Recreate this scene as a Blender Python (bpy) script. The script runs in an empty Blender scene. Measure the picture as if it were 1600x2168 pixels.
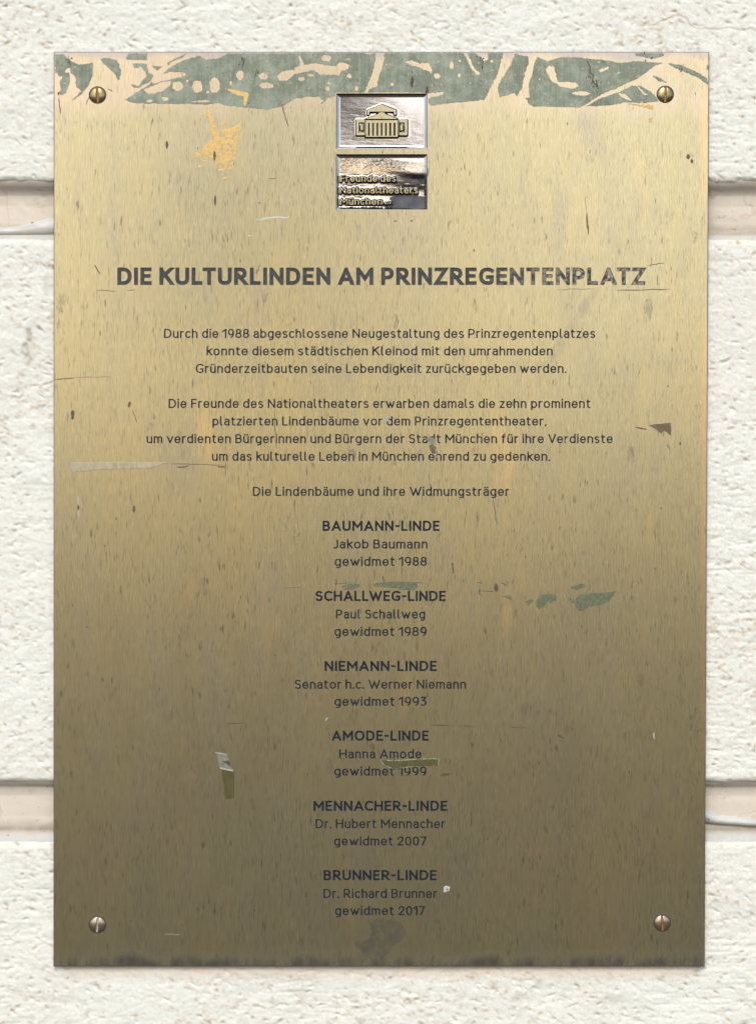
import bpy, math, random
import numpy as np
from mathutils import Vector
from mathutils.geometry import delaunay_2d_cdt

S = 0.0003            # metres per photograph pixel (the plaque is about 42 x 58 cm)
CZ = 1.5              # height of the middle of the picture above the ground
random.seed(7)
scene = bpy.context.scene
R = math.radians

# ------------------------------------------------------------------ camera
CAM_D = 1.35
cam_d = bpy.data.cameras.new('camera'); cam = bpy.data.objects.new('camera', cam_d)
scene.collection.objects.link(cam); scene.camera = cam
cam.location = (0, -CAM_D - 0.006, CZ); cam.rotation_euler = (R(90), 0, 0)
cam_d.sensor_fit = 'VERTICAL'; cam_d.sensor_height = 36
cam_d.lens = 36 * CAM_D / (2168 * S)
cam_d.clip_start = 0.05; cam_d.clip_end = 2000

# ------------------------------------------------------------------ sky and sun (soft, veiled sun)
SUN_EL, SUN_AZ = 46, 190      # azimuth measured from +Y clockwise: behind the camera, a little left
world = bpy.data.worlds.new('World'); scene.world = world; world.use_nodes = True
wn = world.node_tree; bg = wn.nodes['Background']
sky = wn.nodes.new('ShaderNodeTexSky'); sky.sky_type = 'NISHITA'; sky.sun_disc = False
sky.sun_elevation = R(SUN_EL); sky.sun_rotation = R(SUN_AZ)
sky.air_density = 1.0; sky.dust_density = 3.0; sky.ozone_density = 1.0
wn.links.new(sky.outputs[0], bg.inputs[0]); bg.inputs[1].default_value = 0.15
sun_d = bpy.data.lights.new('sun', 'SUN'); sun_d.energy = 1.0; sun_d.angle = R(25); sun_d.color = (1.0, 0.985, 0.87)
sun = bpy.data.objects.new('sun', sun_d); scene.collection.objects.link(sun)
d = Vector((math.sin(R(SUN_AZ)) * math.cos(R(SUN_EL)), math.cos(R(SUN_AZ)) * math.cos(R(SUN_EL)), math.sin(R(SUN_EL))))
sun.rotation_euler = d.to_track_quat('Z', 'Y').to_euler(); sun.location = d * 20
scene.view_settings.view_transform = 'Standard'; scene.view_settings.look = 'None'
scene.view_settings.exposure = 0.38; scene.view_settings.gamma = 1.0

# ------------------------------------------------------------------ helpers
def W(px, py, y=0.0):
    return (px - 800) * S, y, CZ + (1084 - py) * S

def link(name, me, parent=None):
    o = bpy.data.objects.new(name, me); scene.collection.objects.link(o)
    if parent is not None: o.parent = parent
    return o

def world_loc(o):
    v = Vector((0, 0, 0))
    while o is not None:
        v += o.location; o = o.parent
    return v

def mesh(name, verts, faces, mat, parent=None, smooth=False):
    """verts in world coordinates; the object takes its origin from its parent."""
    off = world_loc(parent) if parent is not None else Vector((0, 0, 0))
    me = bpy.data.meshes.new(name)
    me.from_pydata([(v[0] - off.x, v[1] - off.y, v[2] - off.z) for v in verts], [], faces)
    me.materials.append(mat)
    if smooth: me.polygons.foreach_set('use_smooth', [True] * len(me.polygons))
    me.update()
    return link(name, me, parent)

def grid_mesh(name, X, Y, Z, mat, parent=None, attrs=None, smooth=True):
    ny, nx = X.shape
    off = world_loc(parent) if parent is not None else Vector((0, 0, 0))
    co = np.stack([X - off.x, Y - off.y, Z - off.z], -1).reshape(-1, 3).astype(np.float32)
    idx = np.arange(nx * ny).reshape(ny, nx)
    q = np.stack([idx[:-1, :-1], idx[1:, :-1], idx[1:, 1:], idx[:-1, 1:]], -1).reshape(-1, 4)
    me = bpy.data.meshes.new(name)
    me.vertices.add(len(co)); me.vertices.foreach_set('co', co.ravel())
    me.loops.add(q.size); me.loops.foreach_set('vertex_index', q.ravel().astype(np.int32))
    me.polygons.add(len(q)); me.polygons.foreach_set('loop_start', np.arange(0, q.size, 4, dtype=np.int32))
    me.polygons.foreach_set('use_smooth', np.full(len(q), smooth))
    me.materials.append(mat)
    if attrs:
        for k, a in attrs.items():
            at = me.attributes.new(k, 'FLOAT', 'POINT'); at.data.foreach_set('value', a.ravel().astype(np.float32))
    me.update(calc_edges=True)
    return link(name, me, parent)

def thing(name, label, cat, loc):
    o = bpy.data.objects.new(name, None); scene.collection.objects.link(o)
    o.location = loc; o['label'] = label; o['category'] = cat; o.empty_display_size = 0.05
    return o

class NT:
    """small node helper"""
    def __init__(s, name):
        s.m = bpy.data.materials.new(name); s.m.use_nodes = True; s.t = s.m.node_tree
        s.b = s.t.nodes['Principled BSDF']; s.out = s.t.nodes['Material Output']
    def n(s, t, **kw):
        nd = s.t.nodes.new('ShaderNode' + t)
        for k, v in kw.items():
            if k.startswith('i_'):
                nd.inputs[k[2:].replace('_', ' ')].default_value = v
            else: setattr(nd, k, v)
        return nd
    def l(s, a, b): s.t.links.new(a, b)
    def put(s, v, sock):
        if isinstance(v, bpy.types.NodeSocket): s.l(v, sock)
        else: sock.default_value = v
    def coord(s, scale=(1, 1, 1), loc=(0, 0, 0), rot=(0, 0, 0)):
        tc = s.n('TexCoord'); mp = s.n('Mapping'); s.l(tc.outputs['Object'], mp.inputs[0])
        mp.inputs['Scale'].default_value = scale; mp.inputs['Location'].default_value = loc; mp.inputs['Rotation'].default_value = rot
        return mp.outputs[0]
    def noise(s, vec, scale, detail=3, rough=.55, dist=0):
        nd = s.n('TexNoise'); s.l(vec, nd.inputs['Vector']); nd.inputs['Scale'].default_value = scale
        nd.inputs['Detail'].default_value = detail; nd.inputs['Roughness'].default_value = rough; nd.inputs['Distortion'].default_value = dist
        return nd.outputs['Fac']
    def ramp(s, v, a, b, lo=0.0, hi=1.0):
        nd = s.n('MapRange'); nd.interpolation_type = 'SMOOTHSTEP'; s.put(v, nd.inputs[0])
        for i, x in enumerate((a, b, lo, hi)): nd.inputs[i + 1].default_value = x
        return nd.outputs[0]
    def mth(s, op, a, b=0.0, c=0.0):
        nd = s.n('Math', operation=op); s.put(a, nd.inputs[0]); s.put(b, nd.inputs[1]); s.put(c, nd.inputs[2])
        return nd.outputs[0]
    def mix(s, f, a, b):
        nd = s.n('Mix', data_type='RGBA')
        s.put(f, nd.inputs[0])
        for v, i in ((a, 6), (b, 7)):
            if isinstance(v, tuple): v = (*v[:3], 1)
            s.put(v, nd.inputs[i])
        return nd.outputs[2]
    def attr(s, name):
        nd = s.n('Attribute'); nd.attribute_name = name; return nd.outputs['Fac']
    def set(s, k, v):
        if isinstance(v, tuple) and len(v) == 3 and 'Color' in k: v = (*v, 1)
        s.put(v, s.b.inputs[k])
    def bump(s, h, strength, dist):
        nd = s.n('Bump'); s.l(h, nd.inputs['Height']); nd.inputs['Strength'].default_value = strength
        nd.inputs['Distance'].default_value = dist; s.l(nd.outputs[0], s.b.inputs['Normal'])

# ------------------------------------------------------------------ materials
def mat_plaster():
    t = NT('rough_plaster'); c = t.coord()
    och, gry = t.attr('ochre'), t.attr('grey')
    col = t.mix(t.ramp(t.noise(c, 9, 4), .35, .7), (.81, .835, .78), (.79, .805, .74))
    fine = t.noise(c, 420, 3, .7)
    col = t.mix(t.ramp(fine, .3, .75, 0, .30), col, (.60, .55, .45))
    col = t.mix(t.ramp(t.noise(t.coord((1, 1, 2.2)), 170, 4, .65), .56, .74, 0, .45), col, (.56, .46, .33))
    col = t.mix(t.mth('MULTIPLY', och, t.ramp(t.noise(c, 120, 3), .3, .6, .35, 1)), col, (.47, .35, .21))
    col = t.mix(gry, col, (.30, .29, .25))
    col = t.mix(t.mth('MULTIPLY', t.attr('bare'), .75), col, (.80, .68, .56))
    # hairline cracks
    v = t.n('TexVoronoi', feature='DISTANCE_TO_EDGE'); nz = t.n('TexNoise'); t.l(c, nz.inputs['Vector']); nz.inputs['Scale'].default_value = 40
    add = t.n('VectorMath', operation='MULTIPLY_ADD'); t.l(nz.outputs['Color'], add.inputs[0]); add.inputs[1].default_value = (.02,) * 3; t.l(c, add.inputs[2])
    t.l(add.outputs[0], v.inputs['Vector']); v.inputs['Scale'].default_value = 5
    crack = t.mth('MULTIPLY', t.ramp(v.outputs['Distance'], .0, .005, .5, 0), t.ramp(t.noise(c, 7), .56, .66))
    col = t.mix(crack, col, (.42, .32, .22))
    t.set('Base Color', col); t.set('Roughness', .85); t.b.inputs['Specular IOR Level'].default_value = .3
    t.bump(t.noise(c, 420, 4, .75), .5, .0007)
    return t.m

def mat_joint():
    t = NT('smooth_joint_render'); c = t.coord()
    col = t.mix(t.ramp(t.noise(c, 14, 4), .3, .7), (.76, .68, .575), (.69, .625, .54))
    col = t.mix(t.ramp(t.noise(t.coord((1, 1, 3)), 60, 5, .7), .55, .75, 0, .6), col, (.44, .36, .28))
    dn = t.mth('MULTIPLY', t.attr('ledge'), t.ramp(t.noise(c, 50, 5, .7), .25, .6, .5, 1))
    col = t.mix(dn, col, (.27, .235, .165))
    gn = t.mth('MULTIPLY', t.attr('rim'), t.ramp(t.noise(c, 70, 4, .7), .3, .55, .5, 1))
    col = t.mix(gn, col, (.46, .49, .47))
    col = t.mix(t.attr('darkening'), col, (.20, .175, .135))  # darker band, mostly along the joint's upper edge
    spk = t.ramp(t.noise(c, 260, 2, .5), .70, .76)
    col = t.mix(t.mth('MULTIPLY', spk, .8), col, (.10, .07, .05))
    v = t.n('TexVoronoi', feature='DISTANCE_TO_EDGE'); nz = t.n('TexNoise'); t.l(c, nz.inputs['Vector']); nz.inputs['Scale'].default_value = 60
    add = t.n('VectorMath', operation='MULTIPLY_ADD'); t.l(nz.outputs['Color'], add.inputs[0]); add.inputs[1].default_value = (.012,) * 3; t.l(c, add.inputs[2])
    t.l(add.outputs[0], v.inputs['Vector']); v.inputs['Scale'].default_value = 17
    crack = t.mth('MULTIPLY', t.ramp(v.outputs['Distance'], .0, .012, .55, 0), t.ramp(t.noise(c, 18), .48, .56))
    col = t.mix(t.mth('MULTIPLY', crack, .6), col, (.50, .34, .22))
    t.set('Base Color', col); t.set('Roughness', .6)
    t.bump(t.noise(c, 300, 4, .6), .35, .0006)
    return t.m

def mat_sealant():
    t = NT('painted_sealant'); c = t.coord()
    col = t.mix(t.ramp(t.noise(t.coord((1, 1, 4)), 45, 4, .6), .4, .72), (.56, .58, .57), (.40, .39, .34))
    col = t.mix(t.ramp(t.noise(c, 300, 2), .69, .74, 0, .8), col, (.12, .10, .07))
    col = t.mix(t.attr('ledge'), col, (.33, .29, .21))
    t.set('Base Color', col); t.set('Roughness', .38); t.bump(t.noise(c, 160, 3), .2, .0005)
    return t.m

Z_BOT = CZ + (1084 - 2048) * S           # local z of the plate is measured from its lower edge
def lz(py): return (2048 - py) * S

def brass_nodes(t, tone=1.0, plate=True):
    c = t.coord()
    lines = t.noise(t.coord((1, 1, .022)), 1700, 3, .65)          # vertical brushing
    lines2 = t.noise(t.coord((1, 1, .05)), 2600, 2, .6)
    blot = t.noise(t.coord((1, 1, .45)), 11, 5, .62)
    blot2 = t.noise(t.coord((1, 1, .30), loc=(3, 1, 2)), 46, 4, .6)
    col = t.mix(t.ramp(blot, .22, .78), (.485, .44, .292), (.585, .49, .275))
    col = t.mix(t.ramp(blot2, .5, .74, 0, .55), col, (.43, .385, .295))
    col = t.mix(t.ramp(t.noise(t.coord((1, 1, .25), loc=(7, 3, 9)), 30, 4, .6), .58, .76, 0, .65), col, (.80, .57, .27))
    col = t.mix(t.ramp(t.noise(t.coord((1, 1, .35), loc=(1, 8, 4)), 24, 5, .65), .60, .74, 0, .40), col, (.50, .36, .29))
    col = t.mix(t.ramp(lines, .42, .68, 0, .26), col, (.34, .30, .20))
    col = t.mix(t.ramp(lines2, .45, .75, 0, .38), col, (.86, .74, .46))
    rough = t.ramp(blot2, .3, .75, .215, .24)
    # short dark vertical flecks
    fl = t.noise(t.coord((1, 1, .20)), 480, 2, .5)
    msk = t.ramp(t.noise(t.coord(loc=(4, 4, 4)), 60, 2), .42, .62)
    f = t.mth('MULTIPLY', t.ramp(fl, .62, .72), msk)
    fb = t.noise(t.coord((1, 1, .22), loc=(9, 2, 5)), 130, 3, .55)
    f2 = t.mth('MULTIPLY', t.ramp(fb, .68, .76), t.ramp(t.noise(c, 25), .45, .6, 0, .5))
    fleck = t.mth('MAXIMUM', f, f2)
    col = t.mix(t.mth('MULTIPLY', fleck, .62), col, (.12, .105, .095))
    f3 = t.mth('MULTIPLY', t.ramp(t.noise(t.coord((1, 1, .13), loc=(3, 9, 1)), 1150, 2, .5), .57, .70), t.ramp(t.noise(t.coord(loc=(8, 4, 4)), 40, 3), .35, .6, .3, .9))
    col = t.mix(t.mth('MULTIPLY', f3, .42), col, (.20, .17, .14))
    met = t.mth('SUBTRACT', .965, t.mth('MULTIPLY', fleck, .06))
    if plate:
        sx = t.n('SeparateXYZ'); tc = t.n('TexCoord'); t.l(tc.outputs['Object'], sx.inputs[0])
        x, z = sx.outputs[0], sx.outputs[2]
        wob = t.mth('MULTIPLY', t.mth('SUBTRACT', t.noise(t.coord((1, 1, .3)), 34, 5, .5), .5), .016)
        # grime that has crept up from the lower edge
        zz = t.mth('ADD', z, wob)
        gb = t.mth('MULTIPLY', t.ramp(zz, .0015, .0120, .9, 0), t.ramp(t.noise(t.coord((1, 1, .25), loc=(6, 6, 6)), 120, 5, .7), .3, .62, .35, 1))
        col = t.mix(gb, col, (.070, .076, .075)); met = t.mth('SUBTRACT', met, t.mth('MULTIPLY', gb, .45))
        # pinkish tarnish around the old paint along the top
        zt = t.mth('ADD', z, t.mth('MULTIPLY', wob, .9))
        pk = t.mth('MULTIPLY', t.ramp(zt, lz(262), lz(205), 0, .5), t.ramp(t.noise(t.coord((1, 1, .6), loc=(5, 1, 1)), 34, 4, .6), .3, .6, .3, 1))
        col = t.mix(pk, col, (.70, .54, .41))
        tg = t.ramp(zt, lz(128), lz(111), 0, .7)
        col = t.mix(tg, col, (.42, .37, .36))
        # warm tarnish on the left and right borders
        e = t.mth('ABSOLUTE', t.mth('ADD', x, .0004)); ew = t.mth('ADD', e, t.mth('MULTIPLY', wob, .25))
        eb = t.mth('MULTIPLY', t.ramp(ew, .2035, .2085, 0, .42), t.ramp(t.noise(t.coord((1, 1, .5), loc=(2, 2, 2)), 22, 3), .35, .6))
        col = t.mix(eb, col, (.80, .55, .27))
        # long faint wiped smear running down to the left
        u = t.mth('ADD', t.mth('MULTIPLY', x, .843), t.mth('MULTIPLY', z, -.538))
        u0 = (1262 - 800) * S * .843 - lz(610) * .538
        du = t.mth('ABSOLUTE', t.mth('SUBTRACT', u, u0))
        sm = t.mth('MULTIPLY', t.ramp(du, .0012, .0042, 1, 0), t.mth('MULTIPLY', t.ramp(z, lz(840), lz(740)), t.ramp(z, lz(600), lz(625))))
        sm = t.mth('MULTIPLY', sm, t.ramp(t.noise(t.coord((1, 1, 1), rot=(0, R(32), 0)), 200, 4), .35, .6, .2, .55))
        col = t.mix(sm, col, (.36, .315, .25))
    t.set('Base Color', col); t.set('Metallic', met)
    t.set('Roughness', rough)
    h = t.mth('ADD', t.mth('MULTIPLY', lines, .7), t.mth('MULTIPLY', lines2, .35))
    t.bump(h, .26, .00012)
    return col

def mat_brass():
    t = NT('weathered_brass'); brass_nodes(t); return t.m
def mat_brass_relief():
    t = NT('brushed_brass_relief'); brass_nodes(t, plate=False); return t.m

def mat_polished():
    t = NT('polished_recess'); c = t.coord()
    col = t.mix(t.ramp(t.noise(c, 90, 3), .4, .7), (.74, .655, .61), (.64, .56, .50))
    col = t.mix(t.ramp(t.noise(c, 900, 2), .70, .76, 0, .8), col, (.10, .09, .08))
    col = t.mix(t.attr('panel_shade'), col, (.035, .04, .055))  # dark reflections and relief shade painted into the panel colour
    t.set('Base Color', col); t.set('Metallic', 1.0)
    t.set('Roughness', .085)
    h = t.mth('ADD', t.noise(t.coord((1, 1, 4)), 110, 3, .5), t.mth('MULTIPLY', t.noise(t.coord((.2, 1, 6)), 300, 2), .25))
    t.bump(h, .06, .0005)
    return t.m

def mat_lacquer():
    t = NT('dark_letter_lacquer'); c = t.coord()
    n = t.noise(c, 500, 3)
    col = t.mix(t.ramp(n, .35, .7), (.010, .015, .025), (.020, .026, .036)); t.b.inputs['Specular IOR Level'].default_value = .15
    t.set('Base Color', col); t.set('Roughness', t.ramp(n, .3, .7, .38, .5)); t.bump(n, .2, .0002)
    return t.m

def mat_lacquer_title():
    t = NT('grey_letter_lacquer'); c = t.coord()
    sx = t.n('SeparateXYZ'); t.l(c, sx.inputs[0])
    n = t.noise(c, 420, 4, .65)
    col = t.mix(t.ramp(n, .35, .7), (.040, .047, .051), (.080, .085, .082)); t.b.inputs['Specular IOR Level'].default_value = .25
    # flaked paint towards the right-hand end of the line
    rub = t.mth('MULTIPLY', t.ramp(sx.outputs[0], .055, .125), t.ramp(t.noise(c, 420, 4, .7), .42, .60))
    col = t.mix(t.mth('MULTIPLY', rub, .5), col, (.55, .46, .36))
    t.set('Base Color', col); t.set('Metallic', t.mth('MULTIPLY', rub, .6))
    t.set('Roughness', t.ramp(n, .3, .7, .32, .5)); t.bump(n, .35, .0003)
    return t.m

def mat_film():
    t = NT('old_green_grey_paint'); c = t.coord()
    n = t.noise(c, 120, 5, .7)
    col = t.mix(t.ramp(n, .3, .72), (.17, .205, .15), (.33, .365, .285))
    col = t.mix(t.ramp(t.noise(c, 40, 5, .65), .42, .66, 0, .8), col, (.145, .175, .13))
    col = t.mix(t.ramp(t.noise(c, 300, 3, .7), .52, .72, 0, .5), col, (.40, .425, .335))
    col = t.mix(t.ramp(t.noise(t.coord((1, 1, .02)), 800, 2), .4, .75, 0, .3), col, (.42, .45, .37))
    col = t.mix(t.mth('MULTIPLY', t.ramp(t.noise(c, 420, 4, .7), .60, .68), .8), col, (.075, .085, .065))
    f = t.mth('MULTIPLY', t.ramp(t.noise(c, 160, 4, .75, 1.2), .66, .70), t.ramp(t.noise(c, 14), .52, .6))
    col = t.mix(f, col, (.05, .035, .03))
    t.set('Base Color', col); t.set('Roughness', .62); t.set('Metallic', .15); t.set('Alpha', t.ramp(t.noise(t.coord(loc=(3, 3, 3)), 330, 4, .7), .33, .41, .15, 1))
    t.bump(t.noise(c, 500, 4, .7), .4, .0002)
    return t.m

def mat_simple(name, a, b, scale=200, rough=.4, metal=0.0, stretch=1.0, alpha=None, bump=.2):
    t = NT(name); c = t.coord((1, 1, stretch))
    n = t.noise(c, scale, 4, .65)
    t.set('Base Color', t.mix(t.ramp(n, .32, .7), a, b)); t.set('Roughness', rough); t.set('Metallic', metal)
    if alpha: t.set('Alpha', t.ramp(t.noise(t.coord((1, 1, stretch), loc=(5, 5, 5)), scale * .6, 5, .7), .25, .7, alpha[0], alpha[1]))
    t.bump(n, bump, .0002)
    return t.m

M = dict(
    plaster=mat_plaster(), joint=mat_joint(), sealant=mat_sealant(), brass=mat_brass(), relief=mat_brass_relief(),
    polished=mat_polished(), ink=mat_lacquer(), ink_title=mat_lacquer_title(), film=mat_film(),
    gold=mat_simple('scraped_bright_brass', (.62, .43, .17), (.50, .35, .15), 500, .36, .85),
    olive=mat_simple('olive_film', (.080, .072, .022), (.11, .10, .035), 260, .42, .1, .3),
    green2=mat_simple('dull_green_film', (.10, .112, .062), (.165, .178, .105), 500, .65, .0),
    rim=mat_simple('pale_dried_rim', (.42, .46, .42), (.30, .34, .28), 500, .4, .3),
    silver=mat_simple('greyish_tape', (.30, .32, .26), (.17, .18, .12), 320, .32, .3),
    pale=mat_simple('pale_scraped_film', (.50, .44, .31), (.36, .31, .21), 380, .45, .5, .4),
    brown=mat_simple('brown_film', (.13, .09, .05), (.19, .14, .08), 380, .35, .2),
    dark=mat_simple('dark_scratch', (.085, .065, .045), (.16, .13, .09), 400, .5, .4),
    light=mat_simple('light_scratch', (.62, .62, .58), (.45, .43, .36), 500, .35, .5),
    white=mat_simple('white_dropping', (.55, .55, .52), (.38, .38, .34), 500, .6),
    rust=mat_simple('rusty_slot', (.42, .16, .045), (.24, .10, .03), 500, .5, .2),
    redrust=mat_simple('red_rust', (.10, .03, .025), (.06, .025, .02), 500, .6),
    slot_dark=mat_simple('dirty_slot', (.10, .075, .04), (.05, .04, .025), 500, .5),
    slot_pale=mat_simple('pale_slot', (.62, .56, .48), (.34, .30, .24), 700, .4, .4),
    screw=mat_simple('dull_brass_screw', (.44, .36, .17), (.30, .25, .12), 260, .26, .92),
    screw2=mat_simple('bronze_screw', (.54, .44, .31), (.38, .31, .22), 260, .28, .92),
    seat=mat_simple('dark_dirt_ring', (.035, .03, .02), (.06, .05, .035), 400, .6),
    stain=mat_simple('grey_stain_film', (.15, .155, .13), (.10, .10, .085), 220, .42, .35, 1, (0, .5)),
    smudge=mat_simple('reddish_smudge', (.36, .25, .20), (.42, .34, .28), 300, .5, .3, .5, (-.25, .35)),
    smudge2=mat_simple('grey_smudge', (.24, .225, .19), (.17, .17, .155), 300, .4, .5, .35, (-.25, .34)),
)

# ------------------------------------------------------------------ noise rasters for the plaster
rng = np.random.default_rng(11)
RS = 1.5; RX0, RY0 = -200, -200; RW, RH = 1344, 1728         # raster of 1.5 px cells, wraps around
def vn(cx, cy, seed):
    g = np.random.default_rng(seed)
    nx, ny = max(2, int(round(RW * RS / cx))), max(2, int(round(RH * RS / cy)))
    a = g.random((ny, nx)).astype(np.float32)
    u = np.arange(RW) / RW * nx; v = np.arange(RH) / RH * ny
    iu, iv = u.astype(int), v.astype(int); fu, fv = u - iu, v - iv
    fu = fu * fu * (3 - 2 * fu); fv = (fv * fv * (3 - 2 * fv))[:, None]
    iu1, iv1 = (iu + 1) % nx, (iv + 1) % ny
    r0 = a[iv][:, iu] * (1 - fu) + a[iv][:, iu1] * fu
    r1 = a[iv1][:, iu] * (1 - fu) + a[iv1][:, iu1] * fu
    return r0 * (1 - fv) + r1 * fv - .5
Hm = (vn(90, 70, 1) * .8 + vn(34, 22, 2) * .40 + vn(15, 11, 3) * .30 + vn(8, 6, 4) * .27 + vn(4.6, 4, 5) * .17) * .001
smear = np.clip(vn(60, 7, 6) + vn(30, 4, 7) * .7, 0, 1) * np.clip(vn(300, 260, 8) * 3 + .6, 0, 1)
Hm -= smear * .0006
OC = np.clip(vn(14, 8, 9) + vn(6, 4, 10) * .7 - .16, 0, 1) * 1.7 * np.clip(vn(160, 120, 13) * 2.2 + .55, .1, 1)
GR = np.clip(vn(24, 12, 12) + vn(8, 6, 14) * .6 - .42, 0, 1) * 1.0
def stamp(px, py, L, Wd, ang, depth, och, gry):
    cx, cy = (px - RX0) / RS, (py - RY0) / RS
    r = int(max(L, Wd) / RS * 1.6) + 2
    ii = np.arange(int(cx) - r, int(cx) + r + 1); jj = np.arange(int(cy) - r, int(cy) + r + 1)
    X, Y = np.meshgrid((ii - cx) * RS, (jj - cy) * RS)
    ca, sa = math.cos(ang), math.sin(ang)
    q = ((X * ca + Y * sa) / L) ** 2 + ((-X * sa + Y * ca) / Wd) ** 2
    e = np.exp(-q * 1.6); ix = np.ix_(jj % RH, ii % RW)
    Hm[ix] -= depth * e
    if och: OC[ix] = np.maximum(OC[ix], och * np.exp(-q * 1.2))
    if gry: GR[ix] = np.maximum(GR[ix], gry * np.exp(-q * 1.2))
for k in range(9000):
    px, py = RX0 + rng.random() * RW * RS, RY0 + rng.random() * RH * RS
    L = 2.5 + rng.random() ** 2 * 9; Wd = 1.6 + rng.random() * 2.4
    ang = rng.choice([0.05, .5, .75, -.3]) + rng.normal() * .25
    stamp(px, py, L, Wd, ang, .00025 + rng.random() * .0009, (rng.random() < .6) * rng.random() * .85, (rng.random() < .22) * rng.random() * .6)
for k in range(30):                                            # grey runs of dirt
    t = k / 30; stamp(56 + 4 * math.sin(t * 9) + rng.normal() * 2.5, 698 + t * 78, 6, 5, 1.5, .0003, .2, .60 * (1 - .4 * t))
for (gx, gy, L, Wd, g) in ((60, 730, 8, 22, .25), (640, 2110, 30, 16, .18), (1300, 2120, 30, 10, .3), (1520, 545, 30, 10, .3), (95, 600, 8, 20, .3)):
    stamp(gx, gy, L, Wd, 0, .0001, .1, g)
OC = np.clip(OC, 0, .9); GR = np.clip(GR, 0, .8)
def samp(A, px, py):
    u = (px - RX0) / RS; v = (py - RY0) / RS
    iu, iv = np.floor(u).astype(int), np.floor(v).astype(int); fu, fv = u - iu, v - iv
    a, b, c, d_ = (A[iv % RH, iu % RW], A[iv % RH, (iu + 1) % RW], A[(iv + 1) % RH, iu % RW], A[(iv + 1) % RH, (iu + 1) % RW])
    return (a * (1 - fu) + b * fu) * (1 - fv) + (c * (1 - fu) + d_ * fu) * fv

def spread(a, b, step): return list(np.arange(a, b, step))
STEP = 2.3
xs_full = spread(-5000, -760, 40) + spread(-760, -40, 6) + spread(-40, 1640, STEP) + spread(1640, 2360, 6) + spread(2360, 6640, 40)
xs_mid = spread(-5000, -760, 40) + spread(-760, -40, 6) + spread(-40, 150, STEP) + spread(150, 1450, 25) + spread(1450, 1640, STEP) + spread(1640, 2360, 6) + spread(2360, 6640, 40)
xs_far = spread(-5000, 6640, 40)

wall = thing('plaster_wall', 'rough off-white plaster wall with smooth pinkish recessed joints behind the brass plaque', 'wall', (0, 0, 0))

def block(name, top, bot, xs, ys, lip_t=.3, lip_b=1.0, smooth_top=False):
    """one rusticated band: displaced face whose upper and lower edges roll back into the joints"""
    xs = np.array(xs, float); ys = np.array(ys, float)
    ys = (ys - ys[0]) / (ys[-1] - ys[0]) * (bot - top) + top
    rl = np.array([14, 11, 8, 5.5, 3.2, 1.4]) # px distance behind the edge, before the face starts
    PX, PY = np.meshgrid(xs, np.concatenate([np.full(6, top), ys[1:-1], np.full(6, bot)]))
    n = len(ys) - 2
    back = np.concatenate([rl * 2.0, np.zeros(n), rl[::-1] * 1.5]) * S
    H = np.minimum(samp(Hm, PX, PY), .0009); fade = np.concatenate([np.linspace(.25, 1, 6), np.ones(n), np.linspace(1, .6, 6)])[:, None]
    # rounded arris
    dt, db = PY - top, bot - PY
    rnd = np.clip(1 - dt / 16, 0, 1) ** 2 * .0022 + np.clip(1 - db / 12, 0, 1) ** 2 * .0018
    rnd[:6] = .0022; rnd[-6:] = .0018
    # ragged lower edge, calmer upper edge
    ed = samp(Hm, PX * .8, np.full_like(PX, 311.0)) * 5200 + samp(Hm, PX * 2.3, np.full_like(PX, 911.0)) * 3000
    PYd = PY.copy()
    PYd += ed * np.clip(1 - db / 14, 0, 1) * lip_b + ed * np.clip(1 - dt / 14, 0, 1) * lip_t
    # a calmer smeared strip of render where the plaque's lower edge sits
    calm = np.clip(1 - np.abs(PY - 2052) / 34, 0, 1) * np.clip((PX - 118) / 15, 0, 1) * np.clip((1490 - PX) / 15, 0, 1)
    Y = -(H * fade * (1 - .6 * calm)) + rnd + back[:, None]
    X = (PX - 800) * S; Z = CZ + (1084 - PYd) * S
    lipd = np.clip(1 - db / 26, 0, 1) ** 1.5 * .30
    och = np.clip(samp(OC, PX, PY) + lipd * np.clip(.5 + samp(OC, PX * 1.7, PY), 0, 1) + calm * .42, 0, .9)
    gry = np.clip(samp(GR, PX, PY) + np.clip(1 - dt / 18, 0, 1) * .22, 0, .8)
    bare = np.clip(1 - np.abs(PY - 2056 - samp(Hm, PX * .5, PY * 0 + 77) * 9000) / 22, 0, 1) * np.clip((PX - 125) / 25, 0, 1) * np.clip((1480 - PX) / 25, 0, 1)
    return grid_mesh(name, X, Y, Z, M['plaster'], wall, dict(ochre=och, grey=gry, bare=bare))

PITCH = 1272
J1T, J1B, J2T, J2B = 381, 503, 1658, 1786
block('plaster_block', J2B - PITCH * 2 + 0, J1T, xs_full, spread(J2B - 2 * PITCH, -460, 16) + spread(-460, -60, 5) + spread(-60, J1T, STEP) + [J1T])
block('plaster_block', J1B, J2T, xs_mid, spread(J1B, J2T, STEP) + [J2T], .15, .35)
block('plaster_block', J2B, J1T + 2 * PITCH, xs_full, spread(J2B, 2230, STEP) + spread(2230, 2660, 5) + spread(2660, J1T + 2 * PITCH, 16) + [J1T + 2 * PITCH], .2, 1)
GROUND_PY = 1084 + CZ / S
for k in (-4, -3, -2):
    tp = J1B + PITCH * k; block('plaster_block', tp, tp + 1155, xs_far, spread(tp, tp + 1155, 30) + [tp + 1155])
for k in (2, 3):
    tp = J1B + PITCH * k; bt = min(tp + 1155, GROUND_PY + 20)
    block('plaster_block', tp, bt, xs_far, spread(tp, bt, 30) + [bt])

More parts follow.
